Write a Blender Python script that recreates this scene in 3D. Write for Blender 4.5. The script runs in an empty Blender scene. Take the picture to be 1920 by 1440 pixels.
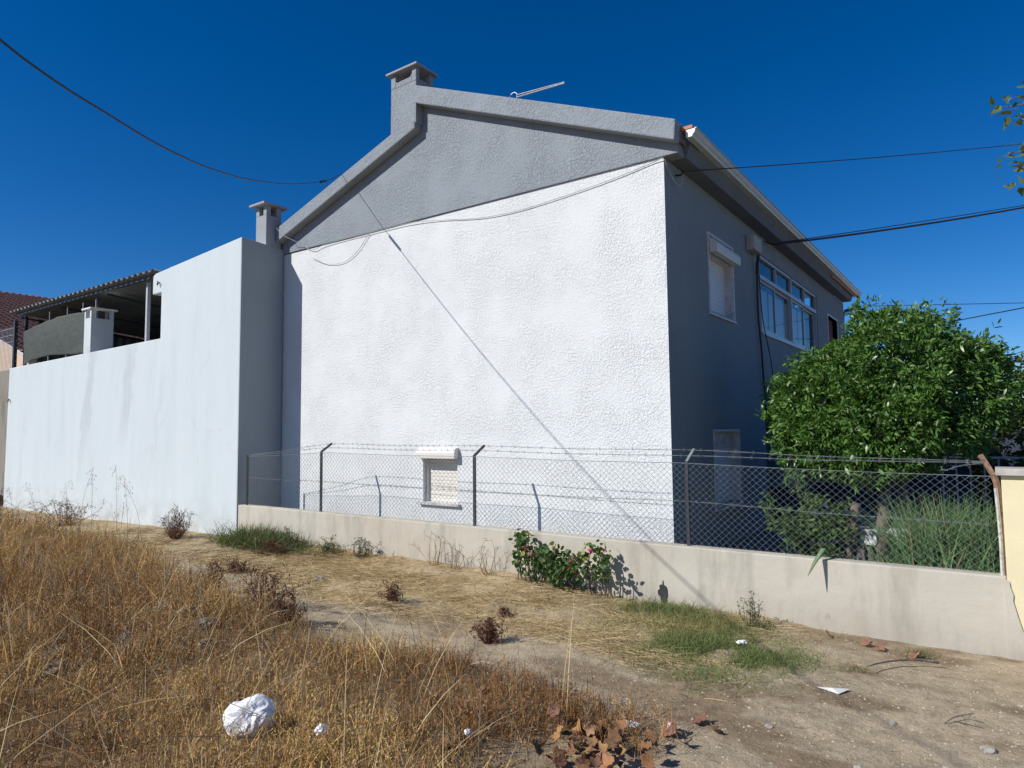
import bpy, bmesh, math, random
import numpy as np
from mathutils import Vector, Matrix, noise

rng = np.random.default_rng(7)
random.seed(7)
PI = math.pi
sc = bpy.context.scene
col = sc.collection

# ------------------------------------------------------------------ camera
cam = bpy.data.cameras.new('camera')
co = bpy.data.objects.new('camera', cam)
col.objects.link(co)
sc.camera = co
YAW, PITCH, ROLL, FPX = math.radians(35.51722645), math.radians(4.07822422), math.radians(-0.59213627), 1263.64
CZ = 1.88
_f0 = Vector((-math.sin(YAW), math.cos(YAW), 0)); _r0 = Vector((math.cos(YAW), math.sin(YAW), 0)); _u0 = Vector((0, 0, 1))
_f = _f0*math.cos(PITCH) + _u0*math.sin(PITCH); _u = -_f0*math.sin(PITCH) + _u0*math.cos(PITCH)
_r = _r0*math.cos(ROLL) + _u*math.sin(ROLL); _u2 = -_r0*math.sin(ROLL) + _u*math.cos(ROLL)
m = Matrix((_r, _u2, -_f)).transposed().to_4x4()
m.translation = Vector((0, 0, CZ))
co.matrix_world = m
cam.sensor_fit = 'HORIZONTAL'
cam.sensor_width = 36.0
cam.lens = FPX*36.0/1920.0
cam.clip_start = 0.05
cam.clip_end = 2000

# ------------------------------------------------------------------ light
SUN_T = Vector((0.6, 1.0, -0.88)).normalized()
elev = math.asin(-SUN_T.z)
w = bpy.data.worlds.new('World'); sc.world = w; w.use_nodes = True
nt = w.node_tree
bg = nt.nodes['Background']
sky = nt.nodes.new('ShaderNodeTexSky'); sky.sky_type = 'NISHITA'
sky.sun_disc = False
sky.sun_elevation = elev
sky.sun_rotation = math.atan2(-SUN_T.x, -SUN_T.y)
sky.altitude = 0
sky.air_density = 0.8; sky.dust_density = 0.05; sky.ozone_density = 6.0
hs = nt.nodes.new('ShaderNodeHueSaturation'); hs.inputs['Hue'].default_value = 0.506; hs.inputs['Saturation'].default_value = 1.29; hs.inputs['Value'].default_value = 1.0
nt.links.new(sky.outputs[0], hs.inputs['Color']); nt.links.new(hs.outputs[0], bg.inputs[0])
bg.inputs[1].default_value = 0.100
sl = bpy.data.lights.new('sun', 'SUN'); sl.energy = 4.75; sl.angle = math.radians(0.5); sl.color = (1.0, 0.965, 0.90)
so = bpy.data.objects.new('sun', sl); col.objects.link(so)
so.rotation_euler = SUN_T.to_track_quat('-Z', 'Y').to_euler()
sc.view_settings.view_transform = 'Standard'
sc.view_settings.look = 'None'
sc.view_settings.exposure = 0.0
sc.view_settings.gamma = 1.0

# ------------------------------------------------------------------ materials
def newmat(name):
    mt = bpy.data.materials.new(name); mt.use_nodes = True
    n = mt.node_tree.nodes; l = mt.node_tree.links
    return mt, n, l, n['Principled BSDF']
def coords(n, l, scale=(1, 1, 1)):
    tc = n.new('ShaderNodeTexCoord'); mp = n.new('ShaderNodeMapping')
    mp.inputs['Scale'].default_value = scale
    l.new(tc.outputs['Object'], mp.inputs['Vector'])
    return mp.outputs[0]
def noise_n(n, l, vec, scale, detail=4, rough=0.55, dist=0.0):
    t = n.new('ShaderNodeTexNoise'); t.inputs['Scale'].default_value = scale
    t.inputs['Detail'].default_value = detail; t.inputs['Roughness'].default_value = rough
    t.inputs['Distortion'].default_value = dist
    l.new(vec, t.inputs['Vector']); return t.outputs['Fac']
def ramp(n, l, fac, stops):
    r = n.new('ShaderNodeValToRGB')
    while len(r.color_ramp.elements) < len(stops): r.color_ramp.elements.new(0.5)
    for e, (p, c) in zip(r.color_ramp.elements, stops):
        e.position = p; e.color = (c[0], c[1], c[2], 1) if len(c) > 1 else (c[0],)*3+(1,)
    l.new(fac, r.inputs[0]); return r.outputs[0]
def mixc(n, l, fac, a, b, mode='MIX'):
    x = n.new('ShaderNodeMix'); x.data_type = 'RGBA'; x.blend_type = mode
    if isinstance(fac, float): x.inputs[0].default_value = fac
    else: l.new(fac, x.inputs[0])
    for i, v in ((6, a), (7, b)):
        if isinstance(v, tuple): x.inputs[i].default_value = (*v, 1)
        else: l.new(v, x.inputs[i])
    return x.outputs[2]
def bump(n, l, height, strength, dist, prev=None):
    b = n.new('ShaderNodeBump'); b.inputs['Strength'].default_value = strength; b.inputs['Distance'].default_value = dist
    l.new(height, b.inputs['Height'])
    if prev is not None: l.new(prev, b.inputs['Normal'])
    return b.outputs[0]
def simple(name, c, rough=0.6, metal=0.0, var=0.12, scale=6.0, bumpd=0.0, bscale=60, spec=0.5):
    mt, n, l, p = newmat(name)
    v = coords(n, l)
    f = noise_n(n, l, v, scale, 5)
    lo = tuple(x*(1-var) for x in c); hi = tuple(min(1, x*(1+var)) for x in c)
    l.new(ramp(n, l, f, [(0.3, lo), (0.7, hi)]), p.inputs['Base Color'])
    p.inputs['Roughness'].default_value = rough; p.inputs['Metallic'].default_value = metal
    p.inputs['Specular IOR Level'].default_value = spec
    if bumpd > 0:
        l.new(bump(n, l, noise_n(n, l, v, bscale, 4), 1.0, bumpd), p.inputs['Normal'])
    return mt
def stucco(name, c, amp=0.012, scale=20.0, stain=0.06, rough=0.9):
    mt, n, l, p = newmat(name)
    v = coords(n, l)
    big = noise_n(n, l, coords(n, l, (0.5, 0.5, 0.25)), 1.6, 6, 0.6)
    lo = tuple(x*(1-stain) for x in c); hi = tuple(min(.95, x*(1+stain*.6)) for x in c)
    cc = ramp(n, l, big, [(0.3, lo), (0.65, hi)])
    # thin rain streaks and a few patch marks
    st = noise_n(n, l, coords(n, l, (4.0, 4.0, 0.18)), 1.7, 5, 0.6)
    cc = mixc(n, l, ramp(n, l, st, [(0.56, (0,)), (0.72, (stain*1.6,))]), cc, tuple(x*.72 for x in c))
    # darker tone in the hollows of the roughcast
    a = noise_n(n, l, v, scale, 3, 0.55, 0.6)
    cc = mixc(n, l, ramp(n, l, a, [(0.30, (0.13,)), (0.42, (0,))]), cc, tuple(x*.55 for x in c))
    l.new(cc, p.inputs['Base Color'])
    p.inputs['Roughness'].default_value = rough; p.inputs['Specular IOR Level'].default_value = 0.2
    h1 = ramp(n, l, a, [(0.38, (0,)), (0.5, (0.75,)), (0.58, (1,))])
    msk = ramp(n, l, noise_n(n, l, coords(n, l), 1.3, 4, 0.6), [(0.36, (0.25,)), (0.6, (1,))])
    mu = n.new('ShaderNodeMath'); mu.operation = 'MULTIPLY'; l.new(h1, mu.inputs[0]); l.new(msk, mu.inputs[1])
    b1 = bump(n, l, mu.outputs[0], 0.8, amp)
    b2 = bump(n, l, noise_n(n, l, v, scale*3.3, 4, 0.6), 0.6, amp*0.55, b1)
    b3 = bump(n, l, noise_n(n, l, v, 2.2, 4), 0.45, amp*1.5, b2)
    l.new(b3, p.inputs['Normal'])
    return mt

M = {}
M['white_stucco'] = stucco('white_stucco', (0.73, 0.75, 0.75), 0.0085, 36.0, 0.025)
M['grey_stucco'] = stucco('grey_stucco', (0.295, 0.325, 0.355), 0.0115, 32.0, 0.07)
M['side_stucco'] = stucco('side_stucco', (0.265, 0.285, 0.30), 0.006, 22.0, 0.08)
M['return_shade'] = stucco('return_shade', (0.27, 0.31, 0.345), 0.004, 22.0, 0.06)  # darker than the annex paint: shade of the return put into the colour
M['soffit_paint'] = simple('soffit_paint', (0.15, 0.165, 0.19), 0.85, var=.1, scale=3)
M['smooth_grey'] = simple('smooth_grey', (0.30, 0.32, 0.34), 0.85, var=.06, scale=3, bumpd=.002, bscale=45)

def annex_paint():
    mt, n, l, p = newmat('annex_paint')
    streak = noise_n(n, l, coords(n, l, (1.6, 1.6, 0.22)), 1.5, 5, 0.6)
    fine = noise_n(n, l, coords(n, l, (5, 5, 0.5)), 3.0, 4)
    c = ramp(n, l, streak, [(0.30, (0.54, 0.60, 0.62)), (0.42, (0.575, 0.635, 0.655)), (0.62, (0.60, 0.66, 0.68))])
    c = mixc(n, l, 0.10, c, ramp(n, l, fine, [(0.3, (0.52, 0.55, 0.57)), (0.7, (0.72, 0.74, 0.75))]))
    # three damp runs on the parapet wall
    tc = n.new('ShaderNodeTexCoord'); sep = n.new('ShaderNodeSeparateXYZ'); l.new(tc.outputs['Object'], sep.inputs[0])
    wob = noise_n(n, l, coords(n, l, (1.0, 1.0, 1.0)), 1.7, 4)
    for xc, zc, hw, hz, st in ((-17.05, 2.95, .22, 1.3, .75), (-15.2, 2.9, .26, 1.15, .7), (-17.4, 1.4, .13, .8, .35), (-13.9, 2.2, .10, 1.2, .3), (-20.9, 1.5, .12, 1.4, .3)):
        def mth(op, a, b):
            q = n.new('ShaderNodeMath'); q.operation = op
            for i, vv in ((0, a), (1, b)):
                if isinstance(vv, (int, float)): q.inputs[i].default_value = vv
                else: l.new(vv, q.inputs[i])
            return q.outputs[0]
        dx = mth('SUBTRACT', sep.outputs[0], xc+16.5)
        dx = mth('ADD', dx, mth('MULTIPLY', mth('SUBTRACT', wob, 0.5), 0.75))
        dx = mth('ADD', dx, mth('MULTIPLY', mth('SUBTRACT', sep.outputs[2], zc), -0.16))
        dx = mth('DIVIDE', mth('ABSOLUTE', dx, 0), hw)
        dz = mth('DIVIDE', mth('ABSOLUTE', mth('SUBTRACT', sep.outputs[2], zc), 0), hz)
        d = mth('MAXIMUM', dx, dz)
        mr = n.new('ShaderNodeMapRange'); mr.inputs[1].default_value = 0.55; mr.inputs[2].default_value = 1.1
        mr.inputs[3].default_value = st; mr.inputs[4].default_value = 0.0
        l.new(d, mr.inputs[0])
        f = mth('MULTIPLY', mr.outputs[0], ramp(n, l, fine, [(0.25, (1,)), (0.75, (0.35,))]))
        c = mixc(n, l, f, c, (0.44, 0.485, 0.515))
    vo = n.new('ShaderNodeTexVoronoi'); vo.feature = 'DISTANCE_TO_EDGE'; vo.inputs['Scale'].default_value = 0.55
    dv = n.new('ShaderNodeMix'); dv.data_type = 'VECTOR'; dv.inputs[0].default_value = 0.28
    nz_ = n.new('ShaderNodeTexNoise'); nz_.inputs['Scale'].default_value = 2.2; nz_.inputs['Detail'].default_value = 5; l.new(coords(n, l), nz_.inputs['Vector'])
    l.new(coords(n, l), dv.inputs[4]); l.new(nz_.outputs['Color'], dv.inputs[5]); l.new(dv.outputs[1], vo.inputs['Vector'])
    ck = mth('MULTIPLY', ramp(n, l, vo.outputs['Distance'], [(0.0, (0.22,)), (0.006, (0,))]), ramp(n, l, wob, [(0.5, (0,)), (0.6, (1,))]))
    c = mixc(n, l, ck, c, (0.30, 0.33, 0.34))
    mr2 = n.new('ShaderNodeMapRange'); mr2.inputs[1].default_value = 0.1; mr2.inputs[2].default_value = 0.75; mr2.inputs[3].default_value = 0.75; mr2.inputs[4].default_value = 0.0; l.new(sep.outputs[2], mr2.inputs[0])
    c = mixc(n, l, mth('MULTIPLY', mr2.outputs[0], ramp(n, l, noise_n(n, l, coords(n, l), 3.2, 6, .7), [(0.4, (0,)), (0.65, (.8,))])), c, (0.40, 0.385, 0.35))
    l.new(c, p.inputs['Base Color'])
    p.inputs['Roughness'].default_value = 0.85; p.inputs['Specular IOR Level'].default_value = 0.25
    b = bump(n, l, noise_n(n, l, coords(n, l), 2.2, 4), 0.7, 0.012)
    l.new(bump(n, l, noise_n(n, l, coords(n, l), 55, 3), 0.5, 0.003, b), p.inputs['Normal'])
    return mt
M['annex_paint'] = annex_paint()
M['bright_paint'] = simple('bright_paint', (0.8, 0.8, 0.79), 0.8, var=.04)

def concrete(name, base, dark, pink):
    mt, n, l, p = newmat(name)
    a = noise_n(n, l, coords(n, l, (0.5, 1, 1)), 1.1, 6, 0.6)
    c = ramp(n, l, a, [(0.3, pink), (0.5, base), (0.7, tuple(x*1.1 for x in base))])
    s = noise_n(n, l, coords(n, l, (3.0, 3.0, 0.7)), 1.3, 6, 0.65)
    c = mixc(n, l, ramp(n, l, s, [(0.48, (0,)), (0.70, (0.7,))]), c, dark)
    sp = noise_n(n, l, coords(n, l, (1, 1, 0.6)), 5.5, 6, 0.7)
    c = mixc(n, l, ramp(n, l, sp, [(0.64, (0,)), (0.72, (0.6,))]), c, tuple(x*.75 for x in dark))
    # damp dirty band along the foot and along the top edge
    tc = n.new('ShaderNodeTexCoord'); sep = n.new('ShaderNodeSeparateXYZ'); l.new(tc.outputs['Object'], sep.inputs[0])
    mr = n.new('ShaderNodeMapRange'); mr.inputs[1].default_value = 0.0; mr.inputs[2].default_value = 0.28; mr.inputs[3].default_value = 0.6; mr.inputs[4].default_value = 0.0
    l.new(sep.outputs[2], mr.inputs[0])
    mu = n.new('ShaderNodeMath'); mu.operation = 'MULTIPLY'; l.new(mr.outputs[0], mu.inputs[0]); l.new(s, mu.inputs[1])
    c = mixc(n, l, mu.outputs[0], c, tuple(x*.8 for x in dark))
    l.new(c, p.inputs['Base Color']); p.inputs['Roughness'].default_value = 0.92; p.inputs['Specular IOR Level'].default_value = 0.2
    b = bump(n, l, noise_n(n, l, coords(n, l), 6, 5, .6), 0.7, 0.012)
    l.new(bump(n, l, noise_n(n, l, coords(n, l), 70, 3), 0.5, 0.002, b), p.inputs['Normal'])
    return mt
M['plinth'] = concrete('plinth_concrete', (0.52, 0.48, 0.40), (0.34, 0.31, 0.255), (0.49, 0.425, 0.335))
M['old_concrete'] = concrete('old_concrete', (0.26, 0.24, 0.20), (0.12, 0.11, 0.09), (0.30, 0.25, 0.2))
M['yellow'] = simple('yellow_paint', (0.74, 0.66, 0.42), 0.8, var=.06, scale=2.5, bumpd=.002)
M['cap'] = simple('cap_stone', (0.45, 0.42, 0.38), 0.8, var=.2, scale=12)
M['marble'] = simple('marble', (0.58, 0.54, 0.51), 0.45, var=.25, scale=9)
M['shutter'] = simple('shutter_plastic', (0.72, 0.68, 0.62), 0.5, var=.05)
M['slat_white'] = simple('blind_white', (0.75, 0.75, 0.76), 0.5, var=.03)
M['alu'] = simple('white_aluminium', (0.46, 0.47, 0.49), 0.35, var=.05)
M['gutter'] = simple('gutter_cream', (0.55, 0.56, 0.52), 0.4, var=.08)
M['gutter_end'] = simple('gutter_end_white', (0.8, 0.79, 0.75), 0.4, var=.03)
M['pvc_dark'] = simple('grey_pvc', (0.10, 0.11, 0.13), 0.45, var=.1)
M['dark_steel'] = simple('dark_steel', (0.045, 0.045, 0.05), 0.5, 0.3, var=.3, scale=30)
M['steel'] = simple('steel', (0.50, 0.51, 0.53), 0.5, 0.3, var=.15, scale=20)
M['galv'] = simple('galvanised_wire', (0.26, 0.29, 0.29), 0.45, 0.35, var=.2, scale=20)
M['rust'] = simple('rusty_angle', (0.24, 0.15, 0.10), 0.85, var=.5, scale=25)
M['post_white'] = simple('peeling_white', (0.55, 0.52, 0.48), 0.75, var=.35, scale=30)
M['cable'] = simple('black_cable', (0.018, 0.018, 0.02), 0.55, var=.1)
M['cable_white'] = simple('white_cable', (0.45, 0.45, 0.45), 0.5, var=.1)
M['tile'] = simple('roof_tile', (0.22, 0.10, 0.075), 0.85, var=.4, scale=6, bumpd=.004, bscale=30)
M['terracotta'] = simple('terracotta', (0.55, 0.22, 0.12), 0.8, var=.2, scale=10)
M['brick_red'] = simple('soot_brick', (0.14, 0.055, 0.045), 0.9, var=.3, scale=10)
M['beige'] = simple('beige_wall', (0.68, 0.50, 0.36), 0.85, var=.06)
M['corr'] = simple('corrugated_sheet', (0.16, 0.18, 0.18), 0.5, 0.2, var=.2, scale=3)
M['shade_wall'] = simple('shade_paint', (0.035, 0.045, 0.075), 0.85, var=.25, scale=2)  # shade of yard, terrace gap and room put into the colour
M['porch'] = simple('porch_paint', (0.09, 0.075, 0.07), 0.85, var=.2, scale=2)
M['bark'] = simple('bark', (0.16, 0.125, 0.10), 0.95, var=.45, scale=18, bumpd=.02, bscale=25)
M['plastic'] = simple('white_plastic', (0.82, 0.83, 0.84), 0.45, var=.03)
M['paper'] = simple('paper', (0.75, 0.73, 0.68), 0.8, var=.06)
M['stone'] = simple('stone', (0.38, 0.35, 0.31), 0.9, var=.25, scale=20, bumpd=.01, bscale=40)
M['rubble'] = simple('rubble', (0.25, 0.215, 0.17), 0.95, var=.4, scale=14, bumpd=.012, bscale=30)
M['tar'] = simple('black_tar', (0.03, 0.032, 0.035), 0.8, var=.3, scale=20)
M['table'] = simple('table_white', (0.8, 0.8, 0.8), 0.4, var=.03)
M['aloe'] = simple('aloe_leaf', (0.16, 0.24, 0.12), 0.45, var=.35, scale=18)
M['pink'] = simple('pink_petal', (0.62, 0.05, 0.12), 0.6, var=.3, scale=40)
M['yard'] = simple('yard_concrete', (0.18, 0.17, 0.16), 0.9, var=.2)

def netcloth():
    mt, n, l, p = newmat('shade_cloth')
    v = coords(n, l, (1, 1, 1))
    wv = n.new('ShaderNodeTexWave'); wv.wave_type = 'BANDS'; wv.bands_direction = 'Z'; wv.inputs['Scale'].default_value = 14; wv.inputs['Distortion'].default_value = 2.0
    l.new(v, wv.inputs[0])
    f = noise_n(n, l, coords(n, l, (1, 1, 6)), 4, 5)
    c = mixc(n, l, 0.3, ramp(n, l, f, [(0.3, (0.045, 0.057, 0.05)), (0.7, (0.085, 0.10, 0.085))]), wv.outputs['Color'], 'MULTIPLY')
    l.new(c, p.inputs['Base Color']); p.inputs['Roughness'].default_value = 0.8
    return mt
M['cloth'] = netcloth()

def glass():
    mt, n, l, p = newmat('window_glass')
    out = n['Material Output']
    gl = n.new('ShaderNodeBsdfGlossy'); gl.inputs['Roughness'].default_value = 0.02
    tr = n.new('ShaderNodeBsdfTransparent'); tr.inputs[0].default_value = (0.85, 0.9, 0.95, 1)
    fr = n.new('ShaderNodeFresnel'); fr.inputs['IOR'].default_value = 1.5
    mx = n.new('ShaderNodeMixShader'); l.new(fr.outputs[0], mx.inputs[0]); l.new(tr.outputs[0], mx.inputs[1]); l.new(gl.outputs[0], mx.inputs[2])
    l.new(mx.outputs[0], out.inputs[0]); return mt
M['glass'] = glass()

def plantmat(name, rough=0.6, trans=0.25, spec=0.4):
    mt, n, l, p = newmat(name)
    out = n['Material Output']
    at = n.new('ShaderNodeAttribute'); at.attribute_name = 'tint'
    l.new(at.outputs['Color'], p.inputs['Base Color'])
    p.inputs['Roughness'].default_value = rough; p.inputs['Specular IOR Level'].default_value = spec
    tl = n.new('ShaderNodeBsdfTranslucent')
    mul = mixc(n, l, 1.0, at.outputs['Color'], (1.2, 1.3, 0.55), 'MULTIPLY') if trans > .2 else at.outputs['Color']
    l.new(mul, tl.inputs[0])
    mx = n.new('ShaderNodeMixShader'); mx.inputs[0].default_value = trans
    l.new(p.outputs[0], mx.inputs[1]); l.new(tl.outputs[0], mx.inputs[2]); l.new(mx.outputs[0], out.inputs[0])
    return mt
M['leaf'] = plantmat('citrus_leaf', 0.38, 0.22, 0.5)
M['softleaf'] = plantmat('soft_leaf', 0.55, 0.3, 0.3)
M['grass'] = plantmat('grass_blade', 0.75, 0.12, 0.2)
M['dryleaf'] = plantmat('dead_leaf', 0.8, 0.12, 0.2)

# ------------------------------------------------------------------ helpers
def setprops(o, label=None, cat=None, group=None, kind=None):
    if label: o['label'] = label
    if cat: o['category'] = cat
    if group: o['group'] = group
    if kind: o['kind'] = kind
    return o
def thing(name, loc, label, cat, group=None):
    o = bpy.data.objects.new(name, None); o.empty_display_size = 0.2
    col.objects.link(o); o.location = loc
    return setprops(o, label, cat, group)
def rootloc(o):
    v = Vector((0, 0, 0))
    while o is not None:
        v += o.location; o = o.parent
    return v
class MB:
    def __init__(s): s.v = []; s.f = []; s.mi = []
    def add(s, vs, fs, mi=0):
        b = len(s.v); s.v += [tuple(v) for v in vs]
        for f in fs: s.f.append([b+i for i in f]); s.mi.append(mi)
        return s
    def box(s, x0, x1, y0, y1, z0, z1, mi=0):
        vs = [(x0,y0,z0),(x1,y0,z0),(x1,y1,z0),(x0,y1,z0),(x0,y0,z1),(x1,y0,z1),(x1,y1,z1),(x0,y1,z1)]
        return s.add(vs, [(0,3,2,1),(4,5,6,7),(0,1,5,4),(1,2,6,5),(2,3,7,6),(3,0,4,7)], mi)
    def prism_y(s, poly, y0, y1, mi=0):
        n = len(poly)
        vs = [(x, y0, z) for x, z in poly] + [(x, y1, z) for x, z in poly]
        fs = [tuple(range(n)), tuple(range(2*n-1, n-1, -1))] + [(i, i+n, (i+1) % n + n, (i+1) % n) for i in range(n)]
        return s.add(vs, fs, mi)
    def prism_x(s, poly, x0, x1, mi=0):
        n = len(poly)
        vs = [(x0, y, z) for y, z in poly] + [(x1, y, z) for y, z in poly]
        fs = [tuple(range(n)), tuple(range(2*n-1, n-1, -1))] + [(i, i+n, (i+1) % n + n, (i+1) % n) for i in range(n)]
        return s.add(vs, fs, mi)
    def tube(s, pts, r, n=6, mi=0, cap=True):
        pts = [Vector(p) for p in pts]; rs = r if isinstance(r, (list, tuple)) else [r]*len(pts)
        rings = []
        for i, p in enumerate(pts):
            t = (pts[min(i+1, len(pts)-1)] - pts[max(i-1, 0)]).normalized()
            a = Vector((0, 0, 1)) if abs(t.z) < 0.9 else Vector((1, 0, 0))
            u = t.cross(a).normalized(); v = t.cross(u)
            rings.append([p + (u*math.cos(2*PI*k/n) + v*math.sin(2*PI*k/n))*rs[i] for k in range(n)])
        vs = [q for rg in rings for q in rg]; fs = []
        for i in range(len(pts)-1):
            for k in range(n):
                fs.append((i*n+k, i*n+(k+1) % n, (i+1)*n+(k+1) % n, (i+1)*n+k))
        if cap: fs += [tuple(range(n)), tuple(range(len(vs)-1, len(vs)-1-n, -1))]
        return s.add(vs, fs, mi)
    def bar(s, a, b, wd, dp=None, mi=0):
        a, b = Vector(a), Vector(b); dp = dp or wd
        t = (b-a).normalized(); q = Vector((0, 0, 1)) if abs(t.z) < .9 else Vector((0, 1, 0))
        u = t.cross(q).normalized(); v = t.cross(u).normalized()
        vs = [p + u*sx*wd/2 + v*sy*dp/2 for p in (a, b) for sx, sy in ((-1,-1),(1,-1),(1,1),(-1,1))]
        return s.add(vs, [(0,1,2,3),(7,6,5,4),(0,4,5,1),(1,5,6,2),(2,6,7,3),(3,7,4,0)], mi)
    def build(s, name, mats, parent=None, smooth=False, bevel=0.0, fix=True, loc=None):
        me = bpy.data.meshes.new(name)
        off = rootloc(parent) if parent is not None else (Vector(loc) if loc is not None else Vector((0, 0, 0)))
        me.from_pydata([(v[0]-off.x, v[1]-off.y, v[2]-off.z) for v in s.v], [], s.f)
        if not isinstance(mats, (list, tuple)): mats = [mats]
        for mt in mats: me.materials.append(mt)
        if len(mats) > 1: me.polygons.foreach_set('material_index', s.mi)
        if fix:
            bm = bmesh.new(); bm.from_mesh(me); bmesh.ops.recalc_face_normals(bm, faces=bm.faces); bm.to_mesh(me); bm.free()
        if smooth: me.polygons.foreach_set('use_smooth', [True]*len(me.polygons))
        o = bpy.data.objects.new(name, me); col.objects.link(o)
        if parent is not None: o.parent = parent
        elif loc is not None: o.location = off
        if bevel:
            bv = o.modifiers.new('bevel', 'BEVEL'); bv.width = bevel; bv.segments = 2; bv.limit_method = 'ANGLE'
        return o

def nmesh(name, verts, quads, mat, parent=None, tint=None, smooth=False, loc=None):
    """numpy mesh of quads with an optional per-vertex tint"""
    me = bpy.data.meshes.new(name)
    off = np.array(rootloc(parent)) if parent is not None else np.array(loc if loc is not None else (0, 0, 0), float)
    verts = (verts - off).astype(np.float32)
    nv, nf = len(verts), len(quads)
    me.vertices.add(nv); me.vertices.foreach_set('co', verts.ravel())
    me.loops.add(nf*4); me.loops.foreach_set('vertex_index', quads.astype(np.int32).ravel())
    me.polygons.add(nf); me.polygons.foreach_set('loop_start', np.arange(0, nf*4, 4, dtype=np.int32))
    if smooth: me.polygons.foreach_set('use_smooth', np.ones(nf, bool))
    me.update(calc_edges=True)
    if tint is not None:
        at = me.attributes.new('tint', 'FLOAT_COLOR', 'POINT')
        at.data.foreach_set('color', np.concatenate([tint, np.ones((nv, 1))], 1).astype(np.float32).ravel())
    me.materials.append(mat)
    o = bpy.data.objects.new(name, me); col.objects.link(o)
    if parent is not None: o.parent = parent
    elif loc is not None: o.location = Vector(off)
    return o
def unit(a): return a/np.maximum(np.linalg.norm(a, axis=-1, keepdims=True), 1e-9)
def ribbons(base, d, side, L, W, bend, prof, tint):
    """N ribbons: base (N,3), unit dir d, unit side, length L, width W, bend (N,3) tip offset, prof widths; returns verts, quads, tints"""
    N = len(base); K = len(prof)
    t = np.linspace(0, 1, K)
    ctr = base[:, None, :] + d[:, None, :]*(L[:, None]*t[None])[..., None] + bend[:, None, :]*(t**2)[None, :, None]
    hw = (W[:, None]*np.array(prof)[None]*0.5)[..., None]
    vs = np.stack([ctr - side[:, None, :]*hw, ctr + side[:, None, :]*hw], 2).reshape(N*K*2, 3)
    q = []
    idx = np.arange(N)[:, None]*K*2
    for k in range(K-1):
        q.append(idx + np.array([2*k, 2*k+1, 2*k+3, 2*k+2])[None])
    return vs, np.concatenate(q, 0), np.repeat(tint, K*2, 0)
def joinr(parts):
    vs, qs, ts, b = [], [], [], 0
    for v, q, t in parts:
        vs.append(v); qs.append(q+b); ts.append(t); b += len(v)
    return np.concatenate(vs), np.concatenate(qs), np.concatenate(ts)
def rsph(n):
    return unit(rng.normal(size=(n, 3)))
def perp(d):
    return unit(np.cross(d, rng.normal(size=d.shape)))
def smooth01(x): 
    x = np.clip(x, 0, 1); return x*x*(3-2*x)

# cheap value noise for terrain and masks (vectorised)
_perm = rng.random((64, 64))
def vnoise(x, y):
    xi = np.floor(x).astype(int); yi = np.floor(y).astype(int); fx = x-xi; fy = y-yi
    fx = fx*fx*(3-2*fx); fy = fy*fy*(3-2*fy)
    g = lambda a, b: _perm[a % 64, b % 64]
    return (g(xi, yi)*(1-fx)+g(xi+1, yi)*fx)*(1-fy) + (g(xi, yi+1)*(1-fx)+g(xi+1, yi+1)*fx)*fy
def fbm(x, y, o=4):
    s = 0; a = .5; t = 0
    for i in range(o):
        s = s + a*vnoise(x*2**i+17*i, y*2**i+31*i); t += a; a *= .5
    return s/t

# ------------------------------------------------------------------ ground
EDGE = np.array([(-40, 6.3), (-17.6, 5.7), (-11.9, 5.4), (-9.6, 4.7), (-7.2, 4.05), (-5.1, 3.85), (-3.7, 4.15), (-2.6, 4.1), (-1.95, 3.95), (-1.55, 3.3), (-1.7, 2.4), (-1.7, 0)])
def edge_y(x):
    e = EDGE[EDGE[:, 0].argsort(kind='stable')]
    return np.interp(x, e[:9, 0], e[:9, 1], right=-5.0)
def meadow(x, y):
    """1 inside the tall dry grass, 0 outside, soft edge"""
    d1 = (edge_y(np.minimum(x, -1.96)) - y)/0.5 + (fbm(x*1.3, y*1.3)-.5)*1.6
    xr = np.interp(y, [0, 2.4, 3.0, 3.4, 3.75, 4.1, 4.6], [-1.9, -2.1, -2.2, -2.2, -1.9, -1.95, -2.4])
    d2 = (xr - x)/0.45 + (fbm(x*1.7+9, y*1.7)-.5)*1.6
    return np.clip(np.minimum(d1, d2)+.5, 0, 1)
def gz(x, y):
    x = np.asarray(x, float); y = np.asarray(y, float)
    z = 0.065*smooth01((-x-0.5)/7.0) - 0.07*smooth01((-x-12)/6.0)
    z = z + 0.10*smooth01((-x-1.2)/1.5)*smooth01((5.2-y)/2.2)
    z = z + 0.13*np.exp(-(((x+6.0)/1.3)**2+((y-3.3)/0.8)**2)) + 0.10*np.exp(-(((x+9.5)/2.0)**2+((y-4.2)/1.0)**2))
    z = z + 0.07*smooth01((y-6.2)/0.8)*smooth01((-x-3)/2.0)*smooth01((x+11)/3)
    near = smooth01((9-y)/1.5)*smooth01((x+30)/6)*smooth01((8-x)/3)
    z = z + near*((fbm(x*0.9, y*0.9)-.5)*0.10 + (fbm(x*4, y*4)-.5)*0.035*(1+meadow(x, y)))
    return z
def axis(lo, hi, step, far):
    a = np.arange(lo, hi+step/2, step)
    g = step; l = [lo]; h = [hi]
    while l[-1] > -far: g *= 1.35; l.append(l[-1]-g)
    g = step
    while h[-1] < far: g *= 1.35; h.append(h[-1]+g)
    return np.concatenate([np.array(l[1:][::-1]), a, np.array(h[1:])])
gx = axis(-13, 2.5, 0.05, 600); gy = axis(0.5, 7.4, 0.05, 600)
X, Y = np.meshgrid(gx, gy)
Z = gz(X, Y)
nvx = len(gx)
vs = np.stack([X, Y, Z], -1).reshape(-1, 3)
ii = (np.arange(len(gy)-1)[:, None]*nvx + np.arange(nvx-1)[None]).ravel()
q = np.stack([ii, ii+1, ii+1+nvx, ii+nvx], 1)
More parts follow.
